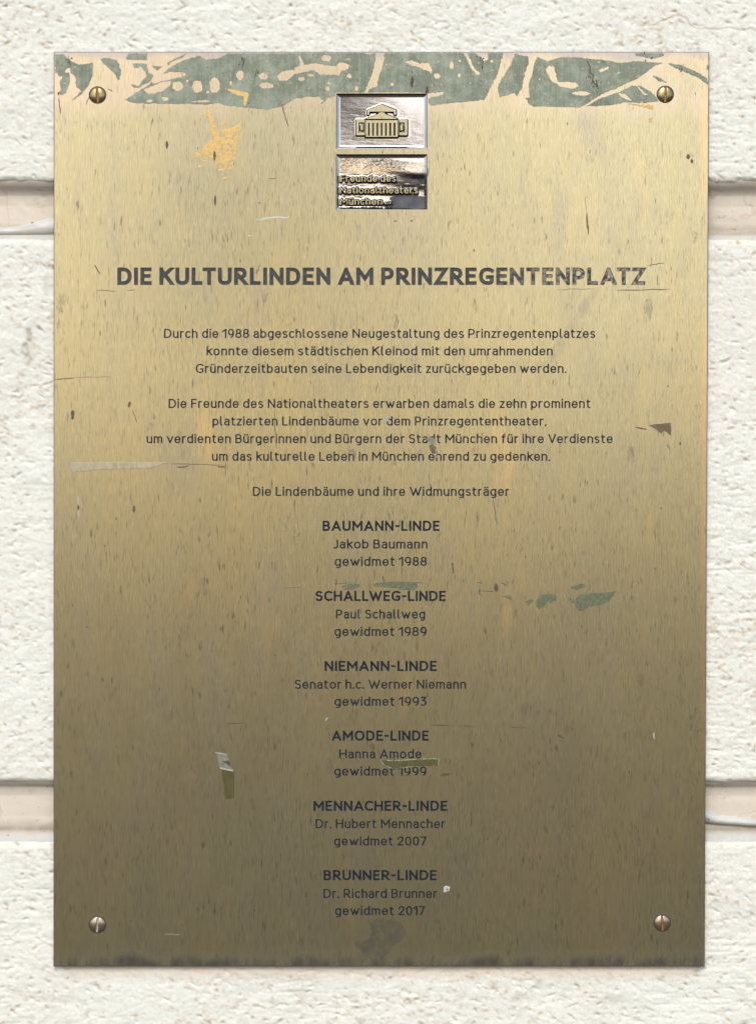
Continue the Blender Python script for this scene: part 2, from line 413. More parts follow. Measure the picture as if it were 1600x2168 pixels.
def joint(prof, xs, dx_amp=1.0):
    """prof: (py, depth in mm, ledge dirt, pale rim, grime)"""
    P = np.array(prof, float)
    ys = np.arange(P[0, 0], P[-1, 0] + .1, 2.5)
    PX, PY = np.meshgrid(np.array(xs, float), ys)
    f = lambda i: np.interp(PY, P[:, 0], P[:, i])
    dep = f(1) * .00062 + samp(Hm, PX * .35, PY * .35 + 500) * .45
    wig = samp(Hm, PX * .3, np.full_like(PX, 700.0)) * 2500
    return grid_mesh('recessed_joint', (PX - 800) * S, dep, CZ + (1084 - PY - wig) * S, M['joint'], wall,
                     dict(ledge=f(2), rim=f(3), darkening=f(4)))
xs_j = spread(-5000, -100, 60) + spread(-100, 180, 3) + spread(180, 1430, 25) + spread(1430, 1700, 3) + spread(1700, 6640, 60)
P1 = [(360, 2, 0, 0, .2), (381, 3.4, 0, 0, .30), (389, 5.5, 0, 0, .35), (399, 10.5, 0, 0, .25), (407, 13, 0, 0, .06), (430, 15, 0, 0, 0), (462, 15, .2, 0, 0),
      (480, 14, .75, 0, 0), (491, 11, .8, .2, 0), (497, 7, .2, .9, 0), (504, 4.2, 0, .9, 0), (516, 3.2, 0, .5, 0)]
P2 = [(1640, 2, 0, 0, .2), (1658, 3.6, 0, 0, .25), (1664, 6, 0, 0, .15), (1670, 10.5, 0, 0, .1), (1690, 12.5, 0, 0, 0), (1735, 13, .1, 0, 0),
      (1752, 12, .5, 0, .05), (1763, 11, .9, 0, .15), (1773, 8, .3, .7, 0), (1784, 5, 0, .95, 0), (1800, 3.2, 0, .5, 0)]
joints = {}
j1 = joint(P1, xs_j); j2 = joint(P2, xs_j)
for k in (-4, -3, -2, 1, 2):
    joint([(p[0] + (k + (0 if k > 0 else 1)) * PITCH,) + p[1:] for p in P1], xs_far) if k < 0 else \
    joint([(p[0] + k * PITCH,) + p[1:] for p in P2], xs_far)

def sealant(pts_top, pts_bot, parent, name='sealant_bead', depth=.0062):
    """smeared bead of painted sealant lying along the foot of a joint"""
    xs = np.arange(pts_top[0][0], pts_top[-1][0] + .1, 3.0)
    a = np.interp(xs, *zip(*pts_top)); b = np.interp(xs, *zip(*pts_bot))
    a = a + samp(Hm, xs * .6, xs * 0 + 350) * 900
    tt = np.linspace(0, 1, 9)[:, None]
    PY = a * (1 - tt) + b * tt; PX = xs[None, :] + tt * 0
    bul = np.sin(np.clip(tt * 1.0, 0, 1) * math.pi) ** .5
    Y = depth + .003 * (1 - bul) - .0012 * tt + samp(Hm, PX * .4, PY * .4) * .35
    return grid_mesh(name, (PX - 800) * S, Y, CZ + (1084 - PY) * S, M['sealant'], parent,
                     dict(ledge=np.clip((tt - .55) * 2.2, 0, .8) + PX * 0))
sealant([(-300, 480), (0, 473), (30, 472), (60, 466), (85, 458), (113, 447), (150, 440)], [(-300, 498), (150, 494)], j1)
sealant([(1450, 1690), (1494, 1708), (1503, 1720), (1520, 1730), (1550, 1735), (1600, 1738), (1900, 1745)],
        [(1450, 1745), (1494, 1750), (1600, 1757), (1900, 1762)], j2, depth=.0052)

# ------------------------------------------------------------------ plaque
Y_BACK, Y_F = -.0011, -.0034
plaque = thing('brass_plaque', 'weathered brass plaque with engraved text and two logo panels, screwed to the plaster wall', 'plaque', (0, Y_BACK, Z_BOT))
PT, PB = 107.5, 2048.0
def xl(y): return 113.2 - 1.0 * (y - PT) / (PB - PT)
def xr(y): return 1501.5 - 9.3 * (y - PT) / (PB - PT)
CH = 1.6
# back, sides and the small chamfer round the front edge
c_o = [(xl(PT), PT), (xr(PT), PT), (xr(PB), PB), (xl(PB), PB)]
c_i = [(xl(PT) + CH, PT + CH), (xr(PT) - CH, PT + CH), (xr(PB) - CH, PB - CH), (xl(PB) + CH, PB - CH)]
vs = [W(*p, Y_BACK) for p in c_o] + [W(*p, Y_F + .0005) for p in c_o] + [W(*p, Y_F) for p in c_i]
fs = [(0, 1, 2, 3)] + [(i, 4 + i, 4 + (i + 1) % 4, (i + 1) % 4) for i in range(4)] + [(4 + i, 8 + i, 8 + (i + 1) % 4, 4 + (i + 1) % 4) for i in range(4)]
M['cut'] = mat_simple('lacquered_cut_edge', (.09, .12, .18), (.05, .065, .09), 500, .32, .6)
M['cut_title'] = mat_simple('dark_cut_edge', (.035, .035, .04), (.07, .075, .085), 500, .35, .4)
M['edge'] = mat_simple('tarnished_edge', (.05, .062, .085), (.11, .11, .12), 120, .5, .1)
mesh('plate_edge', vs, fs, M['edge'], plaque)

# ---- stroke alphabet (skeletons in units of the capital height)
def arc(cx, cy, rx, ry, a0, a1, n=5, e=2.35):
    out = []
    for i in range(n + 1):
        a = R(a0 + (a1 - a0) * i / n); c, s = math.cos(a), math.sin(a)
        out.append((cx + rx * math.copysign(abs(c) ** (2 / e), c), cy + ry * math.copysign(abs(s) ** (2 / e), s)))
    return out
X = .73; HX = X / 2
def L(*p): return list(p)
def ring(cx, cy, rx, ry): return arc(cx, cy, rx, ry, 90, 450, 16)
G = {}
G['A'] = (.64, [L((0, 0), (.32, 1), (.64, 0)), L((.12, .27), (.52, .27))], 1)
G['B'] = (.47, [L((0, 0), (0, 1)), L((0, 1), (.22, 1)) + arc(.24, .765, .19, .235, 90, -90) + L((0, .53)), L((0, .53), (.24, .53)) + arc(.25, .265, .22, .265, 90, -90) + L((0, 0))], 0)
G['C'] = (.55, [arc(.34, .5, .34, .5, 52, 308, 12)], 0)
G['D'] = (.57, [L((0, 0), (0, 1), (.2, 1)) + arc(.2, .5, .37, .5, 90, -90, 10) + L((0, 0))], 0)
G['E'] = (.40, [L((.40, 1), (0, 1), (0, 0), (.40, 0)), L((0, .52), (.35, .52))], 0)
G['F'] = (.40, [L((.40, 1), (0, 1), (0, 0)), L((0, .50), (.34, .50))], 0)
G['G'] = (.60, [arc(.36, .5, .36, .5, 50, 270, 11) + L((.45, 0), (.57, .06), (.60, .15), (.60, .44), (.38, .44))], 0)
G['H'] = (.56, [L((0, 0), (0, 1)), L((.56, 0), (.56, 1)), L((0, .52), (.56, .52))], 0)
G['I'] = (0, [L((0, 0), (0, 1))], 0)
G['J'] = (.30, [L((.30, 1), (.30, .22)) + arc(.06, .22, .24, .22, 0, -90, 4) + L((0, 0))], 0)
G['K'] = (.53, [L((0, 0), (0, 1)), L((.50, 1), (.15, .57)), L((.20, .60), (.54, 0))], 1)
G['L'] = (.38, [L((0, 1), (0, 0), (.38, 0))], 0)
G['M'] = (.72, [L((0, 0), (0, 1), (.36, .34), (.72, 1), (.72, 0))], 1)
G['N'] = (.56, [L((0, 0), (0, 1), (.56, 0), (.56, 1))], 1)
G['O'] = (.70, [ring(.35, .5, .35, .5)], 0)
G['P'] = (.47, [L((0, 0), (0, 1), (.22, 1)) + arc(.22, .70, .25, .30, 90, -90, 8) + L((0, .40))], 0)
G['R'] = (.50, [L((0, 0), (0, 1), (.22, 1)) + arc(.22, .71, .25, .29, 90, -90, 8) + L((0, .42)), L((.22, .42), (.50, 0))], 1)
G['S'] = (.46, [arc(.23, .75, .21, .25, 35, 215, 8) + L((.23, .52)) + arc(.24, .25, .22, .26, 60, -145, 9)], 0)
G['T'] = (.52, [L((0, 1), (.52, 1)), L((.26, 1), (.26, 0))], 0)
G['U'] = (.54, [L((0, 1), (0, .3)) + arc(.27, .3, .27, .3, 180, 360, 8) + L((.54, 1))], 0)
G['V'] = (.60, [L((0, 1), (.30, 0), (.60, 1))], 1)
G['W'] = (.96, [L((0, 1), (.26, 0), (.48, .78), (.70, 0), (.96, 1))], 1)
G['Z'] = (.50, [L((0, 1), (.50, 1), (0, 0), (.50, 0))], 1)
G['a'] = (.37, [L((.04, .64)) + arc(.19, .53, .18, .20, 120, 0, 6) + L((.37, 0)), L((.37, .43), (.18, .43)) + arc(.17, .215, .17, .215, 90, 270, 7) + L((.24, 0), (.37, .11))], 0)
G['b'] = (.43, [L((0, 0), (0, 1.03)), ring(.215, HX, .215, HX)], 0)
G['c'] = (.36, [arc(.22, HX, .22, HX, 52, 308, 10)], 0)
G['d'] = (.43, [L((.43, 0), (.43, 1.03)), ring(.215, HX, .215, HX)], 0)
G['e'] = (.43, [L((0, .37), (.43, .37)) + arc(.215, HX, .215, HX, 0, 180, 9) + arc(.215, HX, .215, HX, 180, 310, 6)], 0)
G['f'] = (.27, [L((.09, 0), (.09, .80)) + arc(.27, .80, .18, .23, 180, 100, 4), L((0, X), (.25, X))], 0)
G['g'] = (.43, [ring(.215, HX, .215, HX), L((.43, X), (.43, -.08)) + arc(.22, -.08, .21, .19, 0, -110, 5)], 0)
G['h'] = (.40, [L((0, 0), (0, 1.03)), L((0, .48)) + arc(.20, .50, .20, .23, 170, 0, 6) + L((.40, 0))], 0)
G['i'] = (0, [L((0, 0), (0, X)), L((0, .985), (0, 1.0))], 0)
G['k'] = (.36, [L((0, 0), (0, 1.03)), L((.37, X), (.12, .43)), L((.16, .45), (.39, 0))], 2)
G['l'] = (.13, [L((0, 1.03), (0, .15)) + arc(.13, .15, .13, .15, 180, 262, 3)], 0)
G['m'] = (.68, [L((0, 0), (0, X)), L((0, .48)) + arc(.17, .50, .17, .23, 170, 0, 6) + L((.34, 0)), L((.34, .48)) + arc(.51, .50, .17, .23, 170, 0, 6) + L((.68, 0))], 0)
G['n'] = (.40, [L((0, 0), (0, X)), L((0, .48)) + arc(.20, .50, .20, .23, 170, 0, 6) + L((.40, 0))], 0)
G['o'] = (.46, [ring(.23, HX, .23, HX)], 0)
G['p'] = (.43, [L((0, X), (0, -.27)), ring(.215, HX, .215, HX)], 0)
G['r'] = (.22, [L((0, 0), (0, X)), L((0, .46)) + arc(.20, .48, .20, .25, 170, 85, 4)], 0)
G['s'] = (.34, [arc(.17, .55, .16, .18, 40, 200, 7) + L((.17, .37)) + arc(.18, .18, .16, .185, 60, -145, 8)], 0)
G['t'] = (.26, [L((.08, .93), (.08, .17)) + arc(.23, .17, .15, .17, 180, 275, 4), L((0, X), (.26, X))], 0)
G['u'] = (.40, [L((0, X), (0, .24)) + arc(.20, .23, .20, .23, 180, 350, 6), L((.40, X), (.40, 0))], 0)
G['v'] = (.44, [L((0, X), (.22, 0), (.44, X))], 2)
G['w'] = (.70, [L((0, X), (.19, 0), (.35, .58), (.51, 0), (.70, X))], 2)
G['z'] = (.34, [L((0, X), (.34, X), (0, 0), (.34, 0))], 2)
G['ä'] = (.37, G['a'][1] + [L((.09, .985), (.09, 1.0)), L((.30, .985), (.30, 1.0))], 0)
G['ü'] = (.40, G['u'][1] + [L((.09, .985), (.09, 1.0)), L((.31, .985), (.31, 1.0))], 0)
G['0'] = (.44, [ring(.22, .5, .22, .5)], 0)
G['1'] = (.20, [L((0, .84), (.20, 1), (.20, 0))], 1)
G['2'] = (.42, [arc(.21, .74, .20, .26, 165, -25, 8) + L((.0, 0), (.43, 0))], 1)
G['3'] = (.40, [L((.02, 1), (.38, 1)), L((.37, .97), (.17, .60)), L((.14, .61), (.20, .61)) + arc(.20, .305, .20, .305, 90, -135, 9)], 0)
G['7'] = (.42, [L((0, 1), (.42, 1), (.12, 0))], 1)
G['8'] = (.44, [ring(.22, .76, .19, .24), ring(.22, .26, .22, .26)], 0)
G['9'] = (.44, [ring(.22, .67, .22, .33), L((.44, .67)) + arc(.16, .55, .28, .55, 0, -75, 6)], 0)
G['.'] = (.0, [L((0, 0), (0, .015))], 0)
G[','] = (.03, [L((.03, .02), (.0, -.10))], 0)
G['-'] = (.22, [L((0, .47), (.22, .47))], 0)
DOTS = set('.iäü')
KERN = {'LT': -.13, 'LW': -.07, 'LA': .02, 'AT': -.10, 'TZ': -.03, 'LP': 0, 'TU': -.02, 'KU': .0, 'RL': .02, 'AC': -.04, 'WE': -.02, 'CH': -.02, 'Ve': -.05, 'We': -.04, 'Wi': -.03, 'r ': -.03}

def clip_poly(P, y0, y1):
    for sgn, lim in ((1, y0), (-1, -y1)):
        out = []
        for i in range(len(P)):
            a, b = P[i - 1], P[i]; da, db = sgn * a[1] - lim, sgn * b[1] - lim
            if (da >= 0) != (db >= 0):
                t = da / (da - db); out.append((a[0] + (b[0] - a[0]) * t, a[1] + (b[1] - a[1]) * t))
            if db >= 0: out.append(b)
        P = out
        if len(P) < 3: return []
    return P

def stroke_quads(pts, w, clip):
    q = []; P = [pts[0]]
    for p in pts[1:]:
        if math.hypot(p[0] - P[-1][0], p[1] - P[-1][1]) > 1e-4: P.append(p)
    closed = len(P) > 5 and math.hypot(P[0][0] - P[-1][0], P[0][1] - P[-1][1]) < 1e-3
    if closed: P = P[:-1]
    n = len(P); hw = w / 2
    def dirn(a, b):
        dx, dy = b[0] - a[0], b[1] - a[1]; l = math.hypot(dx, dy); return dx / l, dy / l
    if not closed:
        d0 = dirn(P[0], P[1]); d1 = dirn(P[-2], P[-1])
        ex = hw * (2.4 if clip else 1.0)
        def ext(d): return ex if (clip and abs(d[1]) > .2 and abs(d[0]) > .02) else hw
        P[0] = (P[0][0] - d0[0] * ext(d0), P[0][1] - d0[1] * ext(d0)); P[-1] = (P[-1][0] + d1[0] * ext(d1), P[-1][1] + d1[1] * ext(d1))
    offs = []
    for i in range(n):
        if closed or 0 < i < n - 1:
            a, b = dirn(P[i - 1], P[i]), dirn(P[i], P[(i + 1) % n])
            nx, ny = -(a[1] + b[1]), a[0] + b[0]; l = math.hypot(nx, ny)
            if l < 1e-3: nx, ny, k = -a[1], a[0], 1
            else:
                nx /= l; ny /= l; k = 1 / max(.22, (nx * -a[1] + ny * a[0]))
        else:
            a = dirn(P[0], P[1]) if i == 0 else dirn(P[-2], P[-1]); nx, ny, k = -a[1], a[0], 1
        offs.append(((P[i][0] + nx * hw * k, P[i][1] + ny * hw * k), (P[i][0] - nx * hw * k, P[i][1] - ny * hw * k)))
    for i in range(n if closed else n - 1):
        j = (i + 1) % n
        quad = [offs[i][0], offs[i][1], offs[j][1], offs[j][0]]
        def ar(a, b, c): return (b[0] - a[0]) * (c[1] - a[1]) - (b[1] - a[1]) * (c[0] - a[0])
        s1, s2 = ar(quad[0], quad[1], quad[2]), ar(quad[0], quad[2], quad[3])
        parts = [quad] if s1 * s2 > 0 and ar(quad[1], quad[2], quad[3]) * ar(quad[1], quad[3], quad[0]) > 0 else [quad[:3], [quad[0], quad[2], quad[3]]]
        for pt in parts:
            if clip: pt = clip_poly(pt, *clip)
            if len(pt) >= 3 and abs(sum(pt[k - 1][0] * pt[k][1] - pt[k][0] * pt[k - 1][1] for k in range(len(pt)))) > 1e-4: q.append(pt)
    return q

def layout(text, w, track=.135, space=.30):
    """returns quads and centre lines in cap units, total outline width"""
    quads, lines, x = [], [], 0.0
    for ci, ch in enumerate(text):
        x += KERN.get(text[max(0, ci - 1):ci + 1], 0)
        if ch == ' ': x += space; continue
        gw, strokes, cl = G[ch]
        clip = {0: None, 1: (0, 1), 2: None}[cl]
        if cl == 2: clip = (0, w + X * (1 - w)) if ch != 'k' else (0, 1.06)
        for st in strokes:
            pts = [(x + w / 2 + p[0], w / 2 + p[1] * (1 - w)) for p in st]
            lines.append(pts)
            c2 = clip
            if ch == 'k' and st[0][0] > 0: c2 = (0, w + X * (1 - w))
            quads += stroke_quads(pts, w * (1.12 if (ch in DOTS and len(st) == 2 and abs(st[0][1] - st[1][1]) < .02) else 1), c2)
        x += gw + w + track
    return quads, lines, x - track

TEXT = [  # text, left, right, baseline, cap height, stroke
    ('DIE KULTURLINDEN AM PRINZREGENTENPLATZ', 248, 1366, 602.5, 37, .215),
    ('Durch die 1988 abgeschlossene Neugestaltung des Prinzregentenplatzes', 347, 1260, 715, 19.4, .14),
    ('konnte diesem städtischen Kleinod mit den umrahmenden', 437, 1170, 752, 19.4, .14),
    ('Gründerzeitbauten seine Lebendigkeit zurückgegeben werden.', 414, 1199, 789.3, 19.4, .14),
    ('Die Freunde des Nationaltheaters erwarben damals die zehn prominent', 356.5, 1250, 863.5, 19.4, .14),
    ('platzierten Lindenbäume vor dem Prinzregententheater,', 449.5, 1157, 900.8, 19.4, .14),
    ('um verdienten Bürgerinnen und Bürgern der Stadt München für ihre Verdienste', 310, 1297, 938.2, 19.4, .14),
    ('um das kulturelle Leben in München ehrend zu gedenken.', 448.5, 1164.5, 975.6, 19.4, .14),
    ('Die Lindenbäume und ihre Widmungsträger', 535, 1078, 1050, 19.4, .14),
    ('BAUMANN-LINDE', 682.7, 930.5, 1124.2, 21.7, .185), ('Jakob Baumann', 705.5, 905, 1161.7, 19.4, .14), ('gewidmet 1988', 708.5, 903.5, 1198.5, 19.4, .14),
    ('SCHALLWEG-LINDE', 667.5, 943.5, 1273, 21.7, .185), ('Paul Schallweg', 711, 900, 1310.3, 19.4, .14), ('gewidmet 1989', 708, 903, 1347.2, 19.4, .14),
    ('NIEMANN-LINDE', 687, 924.5, 1421.5, 21.7, .185), ('Senator h.c. Werner Niemann', 623.5, 986.5, 1459.2, 19.4, .14), ('gewidmet 1993', 708, 902.5, 1495.4, 19.4, .14),
    ('AMODE-LINDE', 702.5, 907.5, 1569.3, 21.7, .185), ('Hanna Amode', 718, 892, 1606.8, 19.4, .14), ('gewidmet 1999', 707.5, 902.5, 1643.4, 19.4, .14),
    ('MENNACHER-LINDE', 663.5, 947, 1718.2, 21.7, .185), ('Dr. Hubert Mennacher', 668, 942.5, 1755, 19.4, .14), ('gewidmet 2007', 707, 903, 1791.7, 19.4, .14),
    ('BRUNNER-LINDE', 685, 924.5, 1865.3, 21.7, .185), ('Dr. Richard Brunner', 684.5, 925.5, 1903, 19.4, .14), ('gewidmet 2017', 709, 899.5, 1939.4, 19.4, .14),
]

def ccw(P):
    """the triangulation needs every outline anticlockwise"""
    a = sum(P[i - 1][0] * P[i][1] - P[i][0] * P[i - 1][1] for i in range(len(P)))
    return list(P) if a > 0 else list(P)[::-1]
LOGL = []
PV, PF = [], []           # front of the plate, gathered strip by strip
def plate_strip(polys_in, y0, y1, depth=0, inset=0, name=None, mat=None, drop=()):
    """cut the letters out of a strip of the plate; returns nothing, adds letters as a recessed part"""
    a, b = max(y0, PT + CH), min(y1, PB - CH)
    rect = [(xl(a) + CH, a), (xl(b) + CH, b), (xr(b) - CH, b), (xr(a) - CH, a)]
    vv, ff = [Vector(p) for p in ccw(rect)], [[0, 1, 2, 3]]
    nd = len(drop)
    for P in list(drop) + polys_in:
        k = len(vv); vv += [Vector(p) for p in ccw(P)]; ff.append(list(range(k, k + len(P))))
    v2, e2, f2, ov, oe, of = delaunay_2d_cdt(vv, [], ff, 0, 1e-4, True)
    plate_f = [f for f, o in zip(f2, of) if list(o) == [0]]
    let_f = [f for f, o in zip(f2, of) if len(o) > 1 and max(o) > nd]
    k = len(PV); PV.extend(W(v.x, v.y, Y_F) for v in v2); PF.extend([tuple(k + i for i in f) for f in plate_f])
    if not let_f or not name: return
    cnt = {}
    for f in let_f:
        for i in range(len(f)): cnt[(f[i], f[(i + 1) % len(f)])] = 1
    bnd = [e for e in cnt if (e[1], e[0]) not in cnt]
    nrm = {}
    for (i, j) in bnd:
        dx, dy = v2[j].x - v2[i].x, v2[j].y - v2[i].y; l = math.hypot(dx, dy) or 1
        for q in (i, j):
            s = nrm.setdefault(q, [0, 0]); s[0] += -dy / l; s[1] += dx / l
    # orientation: find which side the interior lies on
    f0 = let_f[0]; area = sum(v2[f0[i - 1]].x * v2[f0[i]].y - v2[f0[i]].x * v2[f0[i - 1]].y for i in range(len(f0)))
    sg = 1 if area > 0 else -1
    used = sorted({i for f in let_f for i in f}); m = {u: i for i, u in enumerate(used)}
    vs = []
    for u in used:
        x, y = v2[u]
        if u in nrm:
            nx, ny = nrm[u]; l = math.hypot(nx, ny)
            if l > 1e-6: x += sg * nx / l * inset; y += sg * ny / l * inset
        vs.append(W(x, y, Y_F + depth))
    fs = [tuple(m[i] for i in f) for f in let_f]; nfl = len(fs)
    k = len(vs); bm = {}
    for (i, j) in bnd:
        for q in (i, j):
            if q not in bm: bm[q] = len(vs); vs.append(W(v2[q].x, v2[q].y, Y_F))
        fs.append((m[i], m[j], bm[j], bm[i]))
    o = mesh(name, vs, fs, mat, plaque); o.data.materials.append(M['cut_title'] if depth > .0003 else M['cut'])
    for i in range(nfl, len(fs)): o.data.polygons[i].material_index = 1
    return o

LOGO = [(711.5, 196.0, 904.5, 314.0), (711.0, 325.0, 904.5, 443.0)]
rects = [[(a, b), (c, b), (c, d_), (a, d_)] for a, b, c, d_ in LOGO]
prev = PT
plate_strip([], prev, 500, drop=rects); prev = 500
for (txt, x0, x1, base, cap, w) in TEXT:
    q, _, wd = layout(txt, w)
    wd = wd; sx = (x1 - x0) / wd
    polys = [[(x0 + p[0] * sx, base - p[1] * cap) for p in P] for P in q]
    y1 = base + (16 if cap > 30 else 9.5)
    if base == 1939.4: y1 = 1952
    title = cap > 30
    ob = plate_strip(polys, prev, y1, .00050 if title else .00018, 1.2 if title else .4, 'engraved_text', M['ink_title'] if title else M['ink'])
    if title: ob['label'] = 'large grey engraved heading with worn letters at its right end'
    print('line', txt[:20], 'xscale/cap', round(sx / cap, 3), flush=True)
    LOGL.append((txt[:12], round(sx / cap, 3)))
    prev = y1
plate_strip([], prev, PB)
mesh('plate', PV, PF, M['brass'], plaque)

# ---- logo panels: polished recess with raised emblem and raised letters
def blur(A, sg):
    r = int(sg * 3) + 1; k = np.exp(-.5 * (np.arange(-r, r + 1) / sg) ** 2); k /= k.sum()
    P = np.pad(A, r, mode='edge')
    P = sum(k[i] * P[i:i + A.shape[0], :] for i in range(2 * r + 1))
    return sum(k[i] * P[:, i:i + A.shape[1]] for i in range(2 * r + 1))
def inpoly(P, GX, GY):
    r = np.zeros(GX.shape, bool)
    for i in range(len(P)):
        (x1, y1), (x2, y2) = P[i - 1], P[i]
        if y1 == y2: continue
        c = ((GY < y1) != (GY < y2)) & (GX < (x2 - x1) * (GY - y1) / (y2 - y1) + x1); r ^= c
    return r
def z2(P): return [(690 + x / 6.6667, 180 + y / 6.6667) for x, y in P]
def bx(a, b, c, d_): return [(a, b), (c, b), (c, d_), (a, d_)]
emb_pos = [[(585, 372), (585, 340), (785, 262), (990, 340), (990, 372), (785, 395)], bx(582, 350, 608, 412), bx(958, 350, 988, 412), [(548, 468), (785, 378), (1022, 468)],
           bx(560, 484, 1016, 722), bx(424, 478, 548, 700), bx(1032, 478, 1150, 700)]
emb_neg = [[(615, 366), (957, 366), (950, 384), (840, 384), (785, 368), (730, 384), (622, 384)], bx(462, 520, 540, 660), bx(1040, 520, 1108, 660)] + \
          [bx(x - 9, 526, x + 12, 706) for x in (603, 663, 723, 783, 843, 905, 965)]
emb_pos2 = [bx(486, 552, 522, 628), bx(1048, 552, 1084, 628), bx(486, 655, 522, 690), bx(1048, 655, 1084, 690)]
RES = .5
for li, (a, b, c, d_) in enumerate(LOGO):
    gx = np.arange(a, c + .01, RES); gy = np.arange(b, d_ + .01, RES); GX, GY = np.meshgrid(gx, gy)
    mask = np.zeros(GX.shape, bool)
    if li == 0:
        for P in emb_pos: mask |= inpoly(z2(P), GX, GY)
        for P in emb_neg: mask &= ~inpoly(z2(P), GX, GY)
        for P in emb_pos2: mask |= inpoly(z2(P), GX, GY)
    else:
        for (txt, x0, x1, base, cap, w) in (('Freunde des', 720.5, 838, 383.6, 14.4, .155), ('Nationaltheaters', 719.5, 884.5, 408.4, 14.4, .155),
                                            ('München', 720, 809, 432.3, 14.4, .155), ('e.V.', 814, 831, 431.2, 7, .17)):
            q, _, wd = layout(txt, w, .12, .24); sx = (x1 - x0) / wd
            for P in q: mask |= inpoly([(x0 + p[0] * sx, base - p[1] * cap) for p in P], GX, GY)
    m = mask.astype(float)
    sharp = np.clip(blur(m, .7) * 2.0 - .35, 0, 1)
    mound = np.clip(blur((blur(m, 1.3) > .14).astype(float), 1.7), 0, 1)
    skirt = np.clip(blur((blur(m, 3.0) > .08).astype(float), 3.0), 0, 1)
    edge = np.minimum(np.minimum(GX - a, c - GX), np.minimum(GY - b, d_ - GY))
    bev = np.clip(1 - edge / 8.0, 0, 1); bev = bev * bev * (3 - 2 * bev)
    u, v = (GX - a) / 194, (GY - b) / 118
    dp = .0013 if li == 0 else .0015
    H = -dp + np.sin(u * 2.6 + li) * np.cos(v * 3.0 + .8 * li) * .00018
    if li == 1:      # the lower panel's bottom sags towards its lower right corner
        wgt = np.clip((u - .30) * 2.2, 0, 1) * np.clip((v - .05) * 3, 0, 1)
        H = H + wgt * (.0010 - .0026 * v)
        H = H + np.clip(.35 - v, 0, 1) * .0010
    H = H + samp(Hm, GX * 2.4, GY * 5) * (.032 if li else .006)
    if li == 1: H = H + wgt * np.sin(v * 30 + 2.2 * np.sin(u * 5)) * .00007 * (.4 + u)
    H = H * (1 - .62 * mound - .12 * skirt)
    H = H * (1 - sharp) * (1 - bev)
    shade = np.clip(blur((blur(m, 2.1) > .09).astype(float), .8) * 1.3, 0, 1) * .96  # shade round the raised shapes, put into the colour
    shade = np.maximum(shade, np.clip(1.8 - edge / 1.3, 0, 1) * .95)
    shade = np.maximum(shade, np.clip((5.5 - (GY - b)) / 3, 0, 1) * .8)  # dark reflection of the upper bevel painted in
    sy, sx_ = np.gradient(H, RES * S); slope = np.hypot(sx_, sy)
    shade = np.maximum(shade, np.clip((slope - .14) / .22, 0, 1) * (edge > 9) * .93)  # steep relief sides painted dark over their bright reflections
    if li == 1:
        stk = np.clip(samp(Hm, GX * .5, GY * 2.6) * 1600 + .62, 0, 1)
        shade = np.maximum(shade, np.clip(wgt * 1.25 - .18, 0, 1) * stk * .93)  # streaky dark reflection painted towards the lower right
    top = np.clip(sharp * 1.6 - .5, 0, 1)
    off = world_loc(plaque)
    Xw = (GX - 800) * S; Zw = CZ + (1084 - GY) * S; Yw = Y_F - H
    panel = None
    sel = (top > .5); cell = sel[:-1, :-1] & sel[1:, :-1] & sel[1:, 1:] & sel[:-1, 1:]
    idx = np.arange(GX.size).reshape(GX.shape)
    q = np.stack([idx[:-1, :-1], idx[1:, :-1], idx[1:, 1:], idx[:-1, 1:]], -1)
    co = np.stack([Xw, Yw, Zw], -1).reshape(-1, 3)
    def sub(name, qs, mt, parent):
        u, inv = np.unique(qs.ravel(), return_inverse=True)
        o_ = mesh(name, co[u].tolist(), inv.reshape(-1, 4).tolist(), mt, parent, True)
        at = o_.data.attributes.new('panel_shade', 'FLOAT', 'POINT'); at.data.foreach_set('value', shade.ravel()[u].astype(np.float32))
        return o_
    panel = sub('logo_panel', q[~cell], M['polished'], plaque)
    panel['label'] = ('shiny recessed upper panel showing a columned theatre front' if li == 0 else 'shiny recessed lower panel with three lines of raised lettering')
    sub('theatre_emblem' if li == 0 else 'raised_lettering', q[cell], M['relief'], panel)

